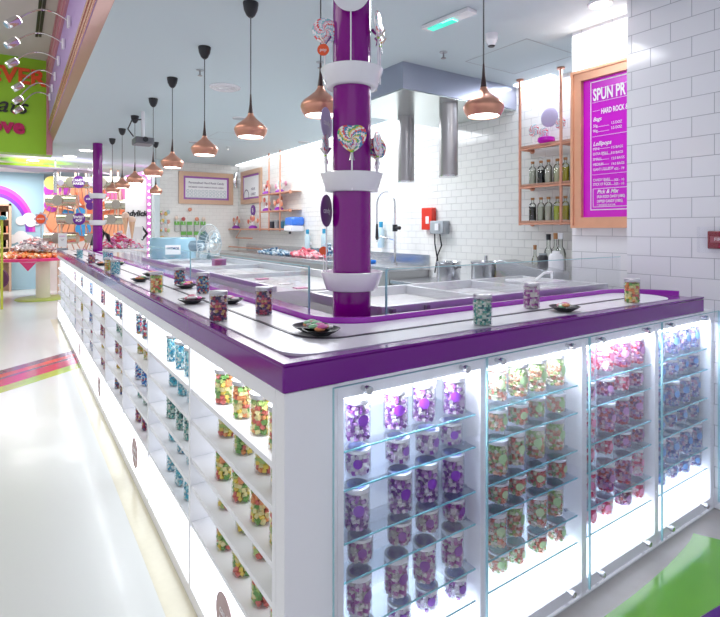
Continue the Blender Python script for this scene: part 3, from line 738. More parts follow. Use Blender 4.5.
FR = BX-.002
def bl(px, py): return on(0, FR, px, py)
ln = MB()
def hl(px0, px1, py0, th=.0035):
    a = bl(px0, py0); ya = a.y; yb = max(bl(px1, py0).y, y0+.001)
    ln.box(FR-.0006, FR+.0006, yb, ya, a.z-th/2, a.z+th/2)
hl(590.5,640,83,.005); hl(590.5,640,210,.005)
a = bl(590.5,84); b = bl(590.5,216); ln.box(FR-.0006,FR+.0006,a.y-.005,a.y,on(0,FR,590.5,210).z,on(0,FR,590.5,83).z)
for py in (90,103,137,175): hl(592.5,640,py,.002)
for x0_,x1_,py in ((593,600,111.5),(597,609,127),(597,609,132),(598,610,149),(602,612,155),(598,609,160),(599,609,165),(604,610,170),(604,614,181),(606,614,185)): hl(x0_,x1_,py,.002)
a = bl(593,189); b = bl(593,208)
hl(593,640,189,.003); hl(593,640,207,.003); ln.box(FR-.0006,FR+.0006,a.y-.003,a.y,on(0,FR,593,207).z,a.z)
ln.build('rules', 'wpaint', bd)
def btx(s, px, py, size, sx=1, bold=0, shear=0):
    a = bl(px, py); text(s, size, 'wpaint', (FR,a.y,a.z), '-X', bd, 'lettering', 'LEFT', .0004, sx, bold, shear)
for s, px, py, size, sx, bo, sh in (('SPUN PR', 593,96,.108,.52,.003,0),('HARD ROCK &', 601,111.5,.048,.55,.001,0),('Bags', 593,120,.036,.9,.0005,.3),('1.5 DOZ',611,123,.024,.8,0,0),('3.5 DOZ',611,128,.024,.8,0,0),
    ('50g',593,126.5,.025,.9,0,0),('90g',593,131.5,.025,.9,0,0),('Lollipops',593,144.5,.038,.9,.0005,.3),('MINI',593,149.5,.024,.9,0,0),('EXTRA SMALL',593,154.5,.024,.7,0,0),('SMALL',593,159.8,.024,.9,0,0),('MEDIUM',593,165,.024,.8,0,0),('GIANT LOLLIPOP',593,170,.024,.75,0,0),
    ('7.5 BAGS',611,147.5,.022,.9,0,0),('9.0 BAGS',611,153,.022,.9,0,0),('12.0 BAGS',611,158.5,.022,.9,0,0),('19.0 BAGS',611,164,.022,.9,0,0),('45S - 79',614,169,.022,.9,0,0),
    ('CANDY BARS',593,180.5,.024,.8,0,0),('STICK OF ROCK',593,184.8,.024,.7,0,0),('30S - 10',614,180,.022,.9,0,0),('35S - 10',614,184,.022,.9,0,0),
    ('Pick & Mix',597,192,.036,.9,.0005,.3),('SPUN ROCK CANDY (100G)',597,197,.024,.62,.0003,0),('DIPPED CANDY (100G)',597,201.5,.024,.7,.0003,0),('* SMOKED SUGAR',597,205.3,.017,.9,0,0)):
    btx(s, px, py, size, sx, bo, sh)
# fire call point with clear cover
p = on(0, 2.45, 706, 240)
fc = thing('fire_call_point', 'dark red fire call point under a clear cover on the brick wall', 'alarm', (2.43, p.y-.04, p.z))
MB().box(2.425,2.449,p.y-.13,p.y-.015,p.z-.045,p.z+.048).build('box', mat('dark_red', (.25,.005,.02), .25, coat=.4, var=.1), fc, .006)
MB().box(2.423,2.425,p.y-.12,p.y-.03,p.z-.012,p.z+.020).build('press_plate', mat('rose_plate', (.45,.10,.14), .3, var=.2), fc)
text('FIRE', .024, 'wpaint', (2.4225,p.y-.07,p.z+.004), '-X', fc, ext=.0003)
m = MB(); m.box(2.412,2.449,p.y-.15,p.y+.028,p.z-.065,p.z+.07); m.build('clear_cover', 'glass', fc)

# ---------------------------------------------------------------- copper pipe shelf with cork bottles
XF = 3.22
yL = on(0, XF, 520, 100).y; yR = on(0, XF, 561, 100).y
ps = thing('pipe_shelf', 'copper pipe shelf hanging from the ceiling with three boards of bottles', 'shelf', (3.30,(yL+yR)/2,1.5))
zs = [on(0, XF, 520, y).z for y in (148, 186, 222)]
for y in (yL, yR):
    MB().tube([(XF,y,2.795),(XF,y,zs[2]-.03)], .013, 10).build('upright', 'copper', ps)
    MB().lathe([(.032,0),(.032,.012)], (XF,y,2.787), 16).build('flange', 'copper', ps)
for z in zs:
    MB().tube([(XF,yL,z-.015),(XF,yR-.10,z-.015)], .012, 10).tube([(XF,yL-.0,z-.015),(3.395,yL,z-.015)], .012, 10).tube([(XF,yR,z-.015),(3.395,yR,z-.015)], .012, 10).lathe([(.025,0),(.025,.01)], (3.388,yL-.0,z-.015), 12, 0).build('cross_pipe', 'copper', ps)
    MB().box(XF+.0,3.39,yR-.10,yL,z-.001,z+.011).build('board', mat('tan_board', (.62,.36,.26), .5, var=.15), ps)
cols = {'black':(.01,.01,.015),'clear':(.60,.62,.52),'yellow':(.70,.60,.04),'lime':(.55,.62,.02),'pale':(.70,.68,.45),'cream':(.66,.64,.55)}
def bottle(p, h, r, liquid, label, group, neck=True, cork='cork', parent=None):
    t = thing('bottle', label, 'bottle', p, group); n_ = 14
    x, y, z = p
    MB().lathe([(r,0),(r,h*.66),(r*.8,h*.73),(r*.42,h*.78),(r*.40,h*.93)], p, n_).build('glass_body', glassmat('bottle_glass', (.93,.95,.93), 1, .03, .04), t)
    MB().lathe([(r*.9,.004),(r*.9,h*.60)], p, n_).build('liquid', mat('liquid_'+liquid, cols[liquid], .15, var=.1), t)
    MB().lathe([(r*.48,h*.90),(r*.52,h)], p, n_).build('stopper', cork, t)
    return t
liq = ['clear','black','cream','pale','yellow','yellow']; liq2 = ['black','clear','cream','lime','yellow','yellow']
for row, (z, lq) in enumerate(((zs[1]+.012, liq),(zs[2]+.012, liq2))):
    for k, l in enumerate(lq):
        y = yL-.075-k*.083
        bottle((3.30+.008*(k%2), y, z), .205, .032, l, 'corked bottle of %s liquid, %s from the left on the %s pipe shelf board' % (l, ordn(k), 'middle' if row == 0 else 'lowest'), 'corked bottles on the pipe shelf')
# lollipop bouquet on the top board
gz = zs[0]+.012
for k, (dy, dz, r, mt, nm) in enumerate(((-.09,.14,.055,SWP,'white'),(-.19,.10,.05,SWP,'pink'),(-.25,.23,.085,[lil]*6,'lilac'),(-.36,.16,.05,SWP,'pale'))):
    c = Vector((3.30,yL+dy,gz+dz)); t = thing('lollipop', '%s wrapped lollipop in the bunch on the top pipe shelf board, %s from the left' % (nm, ordn(k)), 'lollipop', (3.30,c.y,gz), 'lollipops on the copper pipe shelf')
    spiral(MB(), c, Matrix.Rotation(-PI/2, 3, 'Z')@RV, r, .02).build('candy_swirl', mt, t); MB().tube([(3.30,c.y,gz),(c.x,c.y,c.z-r*.8)], .006, 6).build('stick', 'wpaint', t)
t = thing('candy_vase', 'small purple bowl holding the lollipops on the top pipe shelf board', 'bowl', (3.27,yL-.24,gz))
MB().lathe([(.05,0),(.075,.02),(.07,.05),(.04,.06)], (3.27,yL-.24,gz), 16).build('bowl', 'magenta', t)

# ---------------------------------------------------------------- kitchen counters along the tiled wall
kc = thing('kitchen_counter', 'long stainless steel sink counter along the white tiled wall', 'counter', (3.1,6,0))
MB().box(2.8,3.399,3.27,8.9,.98,1.03).build('steel_top', 'steel', kc, .004)
MB().box(3.385,3.399,3.27,8.9,1.03,1.15).build('splashback', 'steel', kc)
MB().box(2.82,3.399,3.29,8.88,0,.98).build('cabinet_body', mat('dull_steel', (.5,.5,.5), .35, metal=.7, var=.1), kc)
m = MB()
for y in (3.9, 4.6, 5.3, 6.0, 6.8, 7.6): m.box(2.812,2.82,y,y+.006,.1,.95)
m.build('door_gap', 'slot', kc)
k2 = thing('kitchen_counter', 'lower worktop with cooking pots under the electric switch', 'counter', (3.1,2.2,0))
MB().box(2.8,3.399,.95,3.25,.86,.90).build('steel_top', 'steel', k2, .004)
MB().box(2.82,3.399,.97,3.23,0,.86).build('cabinet_body', MC['dull_steel'], k2)
# pots
for k, (px, py, r, h, lb) in enumerate(((448.5,263,.12,.16,'left steel cooking pot with black handle below the grey switch'),(486,263,.135,.15,'right copper-tinted steel pan on the worktop'))):
    p = on(0, 3.08, px, py); zt = p.z; t = thing('cooking_pot', lb, 'pot', (p.x,p.y,.90), 'pots on the worktop')
    MB().lathe([(r*.96,.001),(r,.01),(r,zt-.90),(r*1.05,zt-.895),(r*1.05,zt-.885),(r*.96,zt-.885),(r*.9,zt-.895)], (p.x,p.y,.90), 28).build('pan', 'steel', t)
    MB().tube([(p.x-.02,p.y-r,zt-.05),(p.x-.03,p.y-r-.05,zt-.03),(p.x-.03,p.y-r-.08,zt-.03)], .010, 8).build('handle', 'black', t)
    if k: MB().cyl((p.x,p.y,zt-.02), .015, .09, n=10).build('spoon', 'steel', t)
    else: MB().lathe([(.018,0),(.02,.02),(.008,.03)], (p.x,p.y,zt-.014), 10).build('lid_knob', 'steel', t)
p = on(0, 2.93, 525, 263)
t = thing('steel_tray', 'upturned steel tray sloping on the worktop near the bottles', 'tray', (2.93,p.y,.90))
MB().prism([(p.y-.35,.905),(p.y+.22,.905),(p.y+.22,p.z+.01),(p.y+.17,p.z+.02),(p.y-.35,p.z-.05)], 0, 2.83, 3.02).build('body', 'steel', t, .006)
# bottles on worktop
for k, (px, pt, r, col, nm) in enumerate(((535,245,.022,'yellow','small oil bottle with cork and yellow oil'),(548.5,234,.030,'black','tall dark bottle next to the pipe shelf'),(555.5,233,.026,'clear','slim clear bottle with copper neck'),(560.5,233,.034,'cream','tall clear bottle with pale neck'))):
    p = on(0, 3.25, px, pt)
    bottle((3.25,p.y,.90), p.z-.90, r*1.3, col, nm+', on the worktop', 'bottles on the worktop', cork='cork' if k in (0,2) else ('black' if k == 1 else 'cup'))
p = on(0, 3.12, 543, 261); t = thing('storage_jar', 'short dark jar before the tall dark bottle', 'jar', (3.12,p.y,.90)); MB().lathe([(.045,0),(.045,p.z-.87),(.03,p.z-.85)], (3.12,p.y,.90), 16).build('jar_body', 'black', t); MB().lathe([(.033,0),(.033,.015)], (3.12,p.y,p.z+.05), 14).build('lid', 'grey', t)
p = on(0, 3.08, 556, 262); t = thing('storage_jar', 'white plastic canister in front of the tall clear bottle', 'jar', (3.08,p.y,.90)); MB().lathe([(.06,0),(.06,p.z-.86),(.045,p.z-.83)], (3.08,p.y,.90), 18).build('jar_body', 'cup', t); MB().lathe([(.03,0),(.03,.02)], (3.08,p.y,p.z+.07), 14).build('lid', 'wpaint', t)
# red holder, grey switch
p = on(0, 3.4, 427, 208); q = on(0, 3.4, 434, 229)
t = thing('wall_dispenser', 'red box holder fixed on the tiled wall', 'dispenser', (3.35,(p.y+q.y)/2,q.z))
MB().box(3.33,3.398,p.y-.16,p.y+.02,q.z-.01,p.z).build('case', 'red', t, .008); MB().box(3.326,3.33,p.y-.11,p.y-.06,q.z+.06,p.z-.10).build('white_mark', 'wpaint', t)
p = on(0, 3.4, 435, 221); q = on(0, 3.4, 446, 233)
t = thing('switch_box', 'grey electric switch box with two hanging cables', 'switch', (3.33,p.y-.1,q.z))
MB().box(3.30,3.398,q.y-.06,p.y-.02,q.z-.01,p.z).build('case', 'grey', t, .01); MB().box(3.285,3.30,q.y+.0,q.y+.06,q.z+.03,p.z-.03).build('lever', 'cup', t)
yy = (p.y+q.y)/2
MB().tube([(3.36,yy+.05,q.z),(3.37,yy+.06,q.z-.12),(3.37,yy+.02,q.z-.28),(3.37,yy+.06,q.z-.45)], .008, 8).build('cable', 'black', t)
MB().tube([(3.36,yy-.03,q.z),(3.37,yy-.05,q.z-.14),(3.37,yy+.02,q.z-.26),(3.37,yy-.02,q.z-.48)], .008, 8).build('cable', 'black', t)
# pre-rinse tap
X_ = 3.15
b = on(0, X_, 395, 258); tp = thing('rinse_tap', 'tall pre-rinse tap with arched spring hose over the sink', 'tap', (b.x,b.y,1.03))
top = on(0, X_, 395, 200); lft = on(0, X_, 377, 193); lb_ = on(0, X_, 377, 232)
MB().tube([(b.x,b.y,1.031),(b.x,b.y,top.z-.15)], .014, 10).lathe([(.03,0),(.03,.03)], (b.x,b.y,1.031), 16).build('riser', 'chrome', tp)
dy = lft.y-b.y; pts = []
for k in range(15):
    a = PI*k/14; pts.append((b.x, b.y+dy*.5-math.cos(a)*dy*.5, top.z-.05+math.sin(a)*.16))
pts = [(b.x,b.y,top.z-.16)]+pts+[(b.x,lft.y,lb_.z+.05)]
MB().tube(pts, .012, 10).build('spring_hose', 'steel', tp)
MB().lathe([(.012,0),(.022,.03),(.016,.14),(.012,.2)], (b.x,lft.y,lb_.z-.10), 12).build('spray_head', 'black', tp)
v = on(0, X_, 394, 228); MB().lathe([(.03,-.04),(.03,.04)], (b.x,b.y,v.z), 12).lathe([(.022,-.09),(.022,-.03)], (b.x,b.y,v.z), 10, 1).build('valve', 'black', tp)
v = on(0, X_, 394, 240); MB().tube([(b.x,b.y,v.z),(b.x,b.y+dy*.8,v.z+.04),(b.x,b.y+dy*1.0,v.z-.03)], .009, 8).build('spout', 'chrome', tp)
p = on(2, 1.032, 381, 263); p.x = 3.0; tag(MB().box(2.88,3.12,p.y+.2-.17,p.y+.2+.22,1.0305,1.07).build('plastic_tray', 'blue', None, .01), 'blue plastic tray lying beside the sink tap', 'tray')
# water unit
p = on(0, 3.35, 297, 222); t = thing('water_dispenser', 'white wall dispenser with a blue tank on the tiles', 'dispenser', (3.3,p.y,p.z))
MB().box(3.15,3.395,p.y-.18,p.y+.10,p.z-.16,p.z-.06).build('case', 'cup', t, .02); MB().box(3.17,3.395,p.y-.19,p.y+.11,p.z-.06,p.z+.08).build('tank', mat('blue_tank', (.05,.22,.85), .15, coat=.4, var=.1), t, .03)
MB().cyl((3.22,p.y,p.z-.20), .02, .045, n=10).build('outlet', 'black', t)
for k, (px, py) in enumerate(((307.5,240),(324,240),(381,235))):
    p = on(0, 3.33, px, py); t = thing('soap_bottle', 'tall bottle with blue cap at the splashback, '+['under the blue tank','left of the column','right of the column, beside the tap'][k], 'bottle', (3.33,p.y,p.z-.16), 'soap bottles on the tiled wall')
    MB().lathe([(.04,0),(.045,.02),(.045,.22),(.02,.26)], (3.33,p.y,p.z-.16), 16).build('bottle_body', mat('pale_bottle', (.55,.72,.80), .25, var=.1), t)
    MB().lathe([(.026,0),(.026,.07)], (3.33,p.y,p.z+.10), 12).build('cap', mat('cap_blue', (.03,.35,.60), .3, var=.1), t)
    MB().box(3.33,3.398,p.y-.02,p.y+.02,p.z-.08,p.z-.04).build('bracket', 'cup', t)
# wrapped candy heaps on the steel counter
def heap(name, label, c, sx, sy, hz, n, cs, size=.03, grp=None, cat='sweets', seed=1):
    r = random.Random(seed); m = MB()
    for k in range(n):
        a = r.uniform(0, 6.3); q = math.sqrt(r.random()); z = hz*(1-q)*r.uniform(.3,1)
        m.mi = r.randrange(len(cs))
        m.obox((c[0]+q*math.cos(a)*sx, c[1]+q*math.sin(a)*sy, c[2]+size*.5+z), (size*r.uniform(.5,1.2),size*r.uniform(.3,.6),size*r.uniform(.25,.45)), Euler((r.uniform(-.6,.6),r.uniform(-.6,.6),r.uniform(0,3))).to_matrix())
    cmats = [mat('%s_wrap_%d' % (name+str(seed), i), q_, .3, var=.2, bscale=60) for i, q_ in enumerate(cs)]
    return tag(m.build(name, cmats, None, .003), label, cat, grp, 'stuff')
p = on(2, 1.05, 258, 262)
blueb = [(.10,.22,.35),(.40,.55,.65),(.05,.12,.25),(.65,.72,.80)]
heap('candy_sticks', 'heap of dark blue wrapped candy sticks on the steel counter', (2.98,6.6,1.04), .14, .6, .10, 160, blueb, .035, seed=2)
heap('candy_sticks', 'heap of pink wrapped candy sticks on the steel counter', (3.05,5.6,1.04), .14, .45, .12, 120, [(.85,.25,.32),(.90,.65,.68),(.75,.10,.16)], .04, seed=3)
heap('candy_sticks', 'small grey blue heap of candies behind the pink ones', (3.25,5.35,1.05), .08, .25, .22, 70, blueb, .035, seed=4)

# pipe shelves on the far part of the kitchen wall
fp = thing('pipe_shelf', 'far copper pipe rack of lollipops on the tiled wall', 'shelf', (3.25,7.2,1.8))
XR = 3.18
yy = [on(0, XR, px, 200).y for px in (260, 269, 280, 290)]
zz = [on(0, XR, 280, py).z for py in (193, 211, 229.5)]
ct_ = [2.33, 2.795, 2.795]
for k in range(3): MB().tube([(XR,yy[k],ct_[k] if k else zz[0]+.0),(XR,yy[k],zz[2]-.03)], .014, 8).build('upright', 'copper', fp)
for z in zz: MB().tube([(XR,yy[0],z),(XR,yy[3],z)], .014, 8).lathe([(.03,0),(.03,.02)], (XR,yy[3]-.01,z), 10, 1).build('rung', 'copper', fp); 
for z in zz: MB().tube([(XR,yy[1],z),(3.395,yy[1],z)], .010, 8).build('wall_pipe', 'copper', fp)
zl = on(0, XR, 240, 229.5).z
MB().tube([(XR,on(0,XR,229,229).y,zz[2]),(XR,yy[0],zz[2])], .014, 8).tube([(XR,on(0,XR,241,230).y,zz[2]),(XR,on(0,XR,236,241).y,zz[2]-.17),(XR,on(0,XR,252,241).y,zz[2]-.17)], .014, 8).tube([(XR,on(0,XR,229,252).y,zz[2]-.36),(XR,on(0,XR,262,252).y,zz[2]-.36)], .014, 8).build('lower_rung', 'copper', fp)
for z in zz[:2]: MB().box(XR,3.39,yy[3],yy[0],z+.010,z+.020).build('board', MC['tan_board'], fp)
MB().box(XR,3.39,yy[3],on(0,XR,229,229).y,zz[2]+.010,zz[2]+.020).build('board', MC['tan_board'], fp)
def bouquet(c, n, cs, label, r=.046, spread=.15, hh=.20, seed=0, group='lollipop bunches on the far pipe rack'):
    rn = random.Random(seed); t = thing('lollipop_stand', label, 'lollipop stand', c, group)
    MB().lathe([(.085,0),(.08,.03),(.05,.055),(.01,.065)], c, 16).build('base', mat('plum_base', (.25,.02,.40), .3, var=.1), t)
    for k in range(n):
        a = -1+2*k/(n-1); p = Vector((c[0]+rn.uniform(-.04,.04), c[1]+a*spread, c[2]+hh*(1-.35*abs(a))+rn.uniform(-.03,.03)))
        mt = mat('pop_%s_%d' % (seed, k%3), cs[k%len(cs)], .3, var=.3, bscale=30)
        l = MB().sphere(p, r, (.4,1,1), 8).build('lollipop_head', mt, t)
        MB().tube([(c[0],c[1]+a*.03,c[2]+.05), p], .005, 5).build('stick', 'wpaint', l)
redp = [(.80,.20,.15),(.85,.70,.68),(.55,.12,.12)]; mulp = [(.70,.30,.45),(.55,.75,.75),(.85,.85,.85)]; orp = [(.85,.35,.22),(.88,.70,.60),(.75,.20,.15)]
XS = 3.28
bouquet((XS,on(0,XS,267,191).y,zz[0]+.021), 7, redp, 'red lollipop bunch on the upper board, left one', seed=1)
bouquet((XS,on(0,XS,280,190).y,zz[0]+.021), 7, mulp, 'pastel lollipop bunch on the upper board, right one', seed=2)
bouquet((XS,on(0,XS,267,209).y,zz[1]+.021), 6, redp, 'pale red lollipop bunch on the middle board, left one', seed=3)
bouquet((XS,on(0,XS,279,209).y,zz[1]+.021), 8, orp, 'dense coral lollipop bunch on the middle board, right one', seed=4)
bouquet((XS,on(0,XS,236,227).y,zz[2]+.021), 6, orp, 'coral lollipop bunch at the far left of the lowest board', seed=5)
bouquet((XS,on(0,XS,253,227).y,zz[2]+.021), 9, orp, 'wide coral lollipop bunch in the middle of the lowest board', seed=6, spread=.18)
for k, px in enumerate((272,277,283,287)):
    p = on(0, XS, px, 225); t = thing('storage_tin', 'small dark tin on the lowest board of the far rack, %s from the left' % ordn(k), 'tin', (XS,p.y,zz[2]+.021), 'tins on the far rack')
    MB().lathe([(.045,0),(.045,.11),(.04,.12)], (XS,p.y,zz[2]+.021), 14).build('tin_body', mat('tin_%d' % k, [(.03,.03,.05),(.25,.25,.28),(.03,.15,.25),(.05,.30,.45)][k], .3, var=.1), t)
    MB().lathe([(.046,0),(.046,.02)], (XS,p.y,zz[2]+.142), 14).build('lid', 'grey', t)
# framed notices
def frame_board(face, a0, a1, z0, z1, pos, label, inner, lines):
    t = thing('framed_notice', label, 'sign', (pos,(a0+a1)/2,(z0+z1)/2) if face == '-X' else ((a0+a1)/2,pos,(z0+z1)/2), 'framed notices on the far walls')
    def bx(m, u0,u1,v0,v1,d0,d1):
        return m.box(pos-d1,pos-d0,u0,u1,v0,v1) if face == '-X' else m.box(u0,u1,pos-d1,pos-d0,v0,v1)
    f = .09; m = MB(); bx(m,a0,a1,z1-f,z1,0,.04); bx(m,a0,a1,z0,z0+f,0,.04); bx(m,a0,a0+f,z0+f,z1-f,0,.04); bx(m,a1-f,a1,z0+f,z1-f,0,.04); m.build('frame', mat('tan_copper_frame', (.72,.48,.34), .4, metal=.2, var=.15), t)
    m = MB(); bx(m,a0+f,a1-f,z0+f,z1-f,0,.015); m.build('mount', mat('purple_mount', (.40,.12,.50), .4, var=.05), t)
    g = f+.04; m = MB(); bx(m,a0+g,a1-g,z0+g,z1-g,.015,.02); m.build('sheet', 'wpaint', t)
    lines(t, pos-.022)
    return t
tl0 = on(1, 9.4, 178.5, 171); br = on(1, 9.4, 232.5, 205)
def lns(t, yf):
    cx_ = (tl0.x+br.x)/2
    text('Personalised Hard Rock Candy', .058, mat('grey_ink', (.25,.20,.30), .5), (cx_,yf,tl0.z-.22), '-Y', t, ext=.001, bold=.001)
    text('WE MAKE YOUR NAME IN ROCK CANDY', .040, MC['grey_ink'], (cx_,yf,tl0.z-.31), '-Y', t, ext=.001, bold=.001)
    m = MB()
    for r in range(3):
        for c in range(11):
            p = (cx_-.38+c*.076, yf, tl0.z-.39-r*.065)
            n = 12; R = Matrix.Rotation(PI/2,3,'X')
            m.lathe([(.030,0),(.022,0),(.022,.001),(.030,.001)], p, 10, R=R, cap=False)
    m.build('candy_diagrams', mat('teal_ink', (.35,.50,.55), .5, var=.2), t)
frame_board('-Y', tl0.x, br.x, br.z, tl0.z, 9.398, 'wide white notice in a tan frame on the back wall', None, lns)
a = on(0, 3.4, 242.5, 170); b = on(0, 3.4, 262.5, 204); zb = on(0, 3.4, 242.5, 204.5).z
def lns2(t, xf):
    m = MB(); yc = (a.y+b.y)/2
    for k, z in enumerate((2.25,2.15,2.05,1.98)): text(['ROCK','CANDY','HAND','MADE'][k], .07, MC['grey_ink'], (xf,yc-.12,z), '-X', t, ext=.001)
    m.lathe([(.14,0),(.12,0),(.12,.001),(.14,.001)], (xf,yc+.25,2.12), 24, 0, cap=False); m.build('ring_mark', MC['grey_ink'], t)
frame_board('-X', b.y, a.y, zb, a.z-.05, 3.398, 'white notice in a tan frame at the far end of the tiled wall', None, lns2)
p = on(1, 9.36, 237.5, 180); t = thing('wall_mirror', 'oval silver ornament between the two framed notices', 'ornament', (p.x,p.y,p.z))
MB().sphere((p.x,9.37,p.z), .13, (.75,.2,1.35), 14).build('dome', 'chrome', t)
p = on(0, 3.39, 253, 210.5); t = thing('round_sign', 'small round purple sign below the far notice', 'sign', (3.39,p.y,p.z))
MB().lathe([(.11,-.006),(.11,.006)], (3.39,p.y,p.z), 24, 0).build('disc', mat('deep_purple', (.15,.02,.30), .4, var=.05), t); text('B', .12, 'wpaint', (3.382,p.y,p.z), '-X', t, ext=.0005)
# hanging bags on back wall
gb = [(.20,.60,.12),(.75,.75,.80),(.80,.35,.20)]
for r_, (py, xs) in enumerate(((225,(177,183,189.5,196.5,203)),(235,(183.5,189.5,196.5,203)))):
    for k, px in enumerate(xs):
        p = on(1, 9.36, px, py); t = thing('candy_bag', 'green topped candy bag hanging on the back wall, %s row, %s from left' % (['upper','lower'][r_], ordn(k)), 'bag', (p.x,p.y,p.z), 'candy bags on the back wall')
        MB().box(p.x-.045,p.x+.045,9.34,9.385,p.z-.13,p.z+.0).build('pouch', mat('pouch', (.72,.74,.72), .4, var=.5, bscale=20), t, .01)
        MB().box(p.x-.05,p.x+.05,9.355,9.37,p.z+.0,p.z+.07).build('header_card', mat('green_card', (.18,.55,.10), .4, var=.2), t)
        MB().cyl((p.x,9.34,p.z+.055), .006, .058, 1, 8).build('hook', 'steel', t)
for k, (px, py, cs) in enumerate(((190,209.5,orp),(176.5,218,orp),(183.5,219,redp),(197,219,redp),(203.5,219,redp))):
    p = on(1, 9.33, px, py); t = thing('lollipop', 'small coral lollipop hung on the back wall, %s' % ['highest one','left end of the row','second in the row','third in the row','right end of the row'][k], 'lollipop', (p.x,p.y,p.z), 'lollipops on the back wall')
    MB().sphere((p.x,p.y,p.z), .04, (1,.5,1), 10).build('candy_head', mat('popw_%d' % (k%3), cs[k%3], .3, var=.2, bscale=30), t); MB().tube([(p.x,p.y,p.z-.1),(p.x,p.y,p.z-.03)], .006, 6).build('stick', 'wpaint', t)
    MB().cyl((p.x,p.y+.01,p.z+.0), .006, .058, 1, 8).build('hook', 'steel', t)
# peg display of lollipops behind post
rnp = random.Random(9)
for r_ in range(4):
    for k in range(5):
        p = on(1, 9.36, 157.5+k*2.7, 213+r_*8.5+rnp.uniform(-1,1))
        p.x = max(p.x, 1.82)
        t = thing('lollipop', 'pastel lollipop on the pegged wall right of the blue post', 'lollipop', (p.x,9.35,p.z), 'lollipops pegged on the wall')
        MB().sphere((p.x,9.35,p.z), .032, (1,.5,1.3), 8).build('candy_head', mat('peg_%d' % ((k+r_)%5), [(.85,.45,.35),(.65,.75,.40),(.85,.65,.70),(.80,.55,.15),(.55,.75,.80)][(k+r_)%5], .3, var=.2), t)
        MB().tube([(p.x,9.35,p.z-.09),(p.x,9.35,p.z-.03)], .005, 5).build('stick', 'wpaint', t)
        MB().cyl((p.x,9.355,p.z), .005, .044, 1, 6).build('hook', 'steel', t)

# blue kettle machine and fan
p = at(173, 255, 6.3); kx, ky = p.x, p.y
kt = thing('cooling_drum', 'big pale blue metal drum machine with a label plate', 'machine', (kx,ky,0))
zt = at(173, 237.5, 6.3).z
MB().lathe([(.26,0),(.27,.03),(.27,zt-.02),(.262,zt)], (kx,ky,0), 40).build('drum', mat('pale_blue_metal', (.36,.60,.74), .3, metal=.35, var=.06, bscale=3), kt)
R = Matrix.Rotation(math.atan2(CX-kx, -(CY-ky)), 3, 'Z')@RV
pl = Vector((kx,ky,0))+Matrix.Rotation(math.atan2(CX-kx, -(CY-ky)), 3, 'Z')@Vector((.0,-.275,0)); pl.z = zt-.14
MB().obox(pl, (.085,.055,.008), R).build('label_plate', 'wpaint', kt)
text('VYTMOS', .034, mat('navy_ink', (.02,.08,.25), .5), pl+R@Vector((0,.015,.009)), R, kt, ext=.0005, bold=.0015)
p = at(199, 246, 5.8)
fn = thing('desk_fan', 'grey blue standing fan with a round wire cage', 'fan', (p.x,p.y,1.10))
fd = Vector((RT[0],RT[1],0))*.9+Vector((-FW[0],-FW[1],0))*.35; fd.normalize(); an = math.atan2(fd.y, fd.x)
R = Matrix.Rotation(an, 3, 'Z')@Matrix.Rotation(PI/2, 3, 'Y')
MB().lathe([(.03,-.12),(.06,-.10),(.065,.04),(.04,.08)], p, 18, R=R).build('motor', mat('fan_blue_grey', (.22,.33,.42), .35, metal=.3, var=.1), fn)
cg = p+fd*.14+Vector((0,0,.03)); m = MB()
for k in range(28):
    a = 2*PI*k/28; pts = []
    for j, (rr, dz) in enumerate(((.03,.07),(.14,.06),(.215,.0),(.14,-.05),(.03,-.06))): pts.append(cg+R@Vector((rr*math.cos(a), rr*math.sin(a), dz)))
    m.tube(pts, .0022, 4, False)
for rr, dz in ((.215,0),(.14,.06),(.08,.067)): m.tube([cg+R@Vector((rr*math.cos(2*PI*k/28), rr*math.sin(2*PI*k/28), dz)) for k in range(29)], .004, 6, False)
m.build('cage', mat('cage_wire', (.60,.68,.72), .3, metal=.5, var=.1), fn)
bl_m = glassmat('fan_blade', (.62,.78,.86), .8, .1, .1)
for k in range(3):
    a = 2*PI*k/3; m = MB(); v = []
    for rr, da, dz in ((.03,-.3,.01),(.10,-.55,.03),(.18,-.45,.03),(.19,.0,.0),(.17,.35,-.02),(.09,.35,-.02),(.03,.3,-.01)):
        v.append((rr*math.cos(a+da), rr*math.sin(a+da), dz))
    top_ = [m.bm.verts.new(cg+R@Vector(q)) for q in v]; bot_ = [m.bm.verts.new(cg+R@(Vector(q)-Vector((0,0,.003)))) for q in v]
    m._f(top_); m._f(bot_[::-1])
    for i in range(len(v)): m._f([top_[i],bot_[i],bot_[(i+1)%len(v)],top_[(i+1)%len(v)]])
    m.build('blade', bl_m, fn)
MB().tube([(p.x,p.y,1.11),(p.x,p.y,p.z-.05)], .015, 10).build('stem', 'grey', fn)
MB().lathe([(.10,.0),(.10,.015),(.02,.03)], (p.x,p.y,1.1005), 20).build('foot', 'grey', fn)
fn.location.x = p.x
# things on left table
q = at(219, 265, 4.6); t = thing('candy_box', 'small plum coloured box behind the left glass guard', 'box', (q.x,q.y,1.1005)); MB().box(q.x-.05,q.x+.05,q.y-.05,q.y+.05,1.1005,1.17).build('box', mat('plum_box', (.30,.03,.22), .4, var=.1), t, .004); MB().box(q.x-.052,q.x+.052,q.y-.052,q.y+.052,1.17,1.182).build('lid', mat('plum_lid', (.36,.06,.28), .4, var=.1), t, .002)
for k, (px, py) in enumerate(((245,283),(262,279),(285,284),(301,288),(228,274),(275,275))):
    q = on(2, 1.102, px, py); q.x = min(max(q.x,.75),1.2); 
    tag(MB().box(q.x-.04,q.x+.04,q.y-.03,q.y+.03,1.1005,1.106).build('price_card', mat('pc_%d' % (k%2), [(.85,.80,.84),(.60,.15,.35)][k%2], .4, var=.1)), '%s card lying on the left marble table, %s from the front' % (['white','magenta'][k%2], ordn(k)), 'card', 'cards on the left marble table')

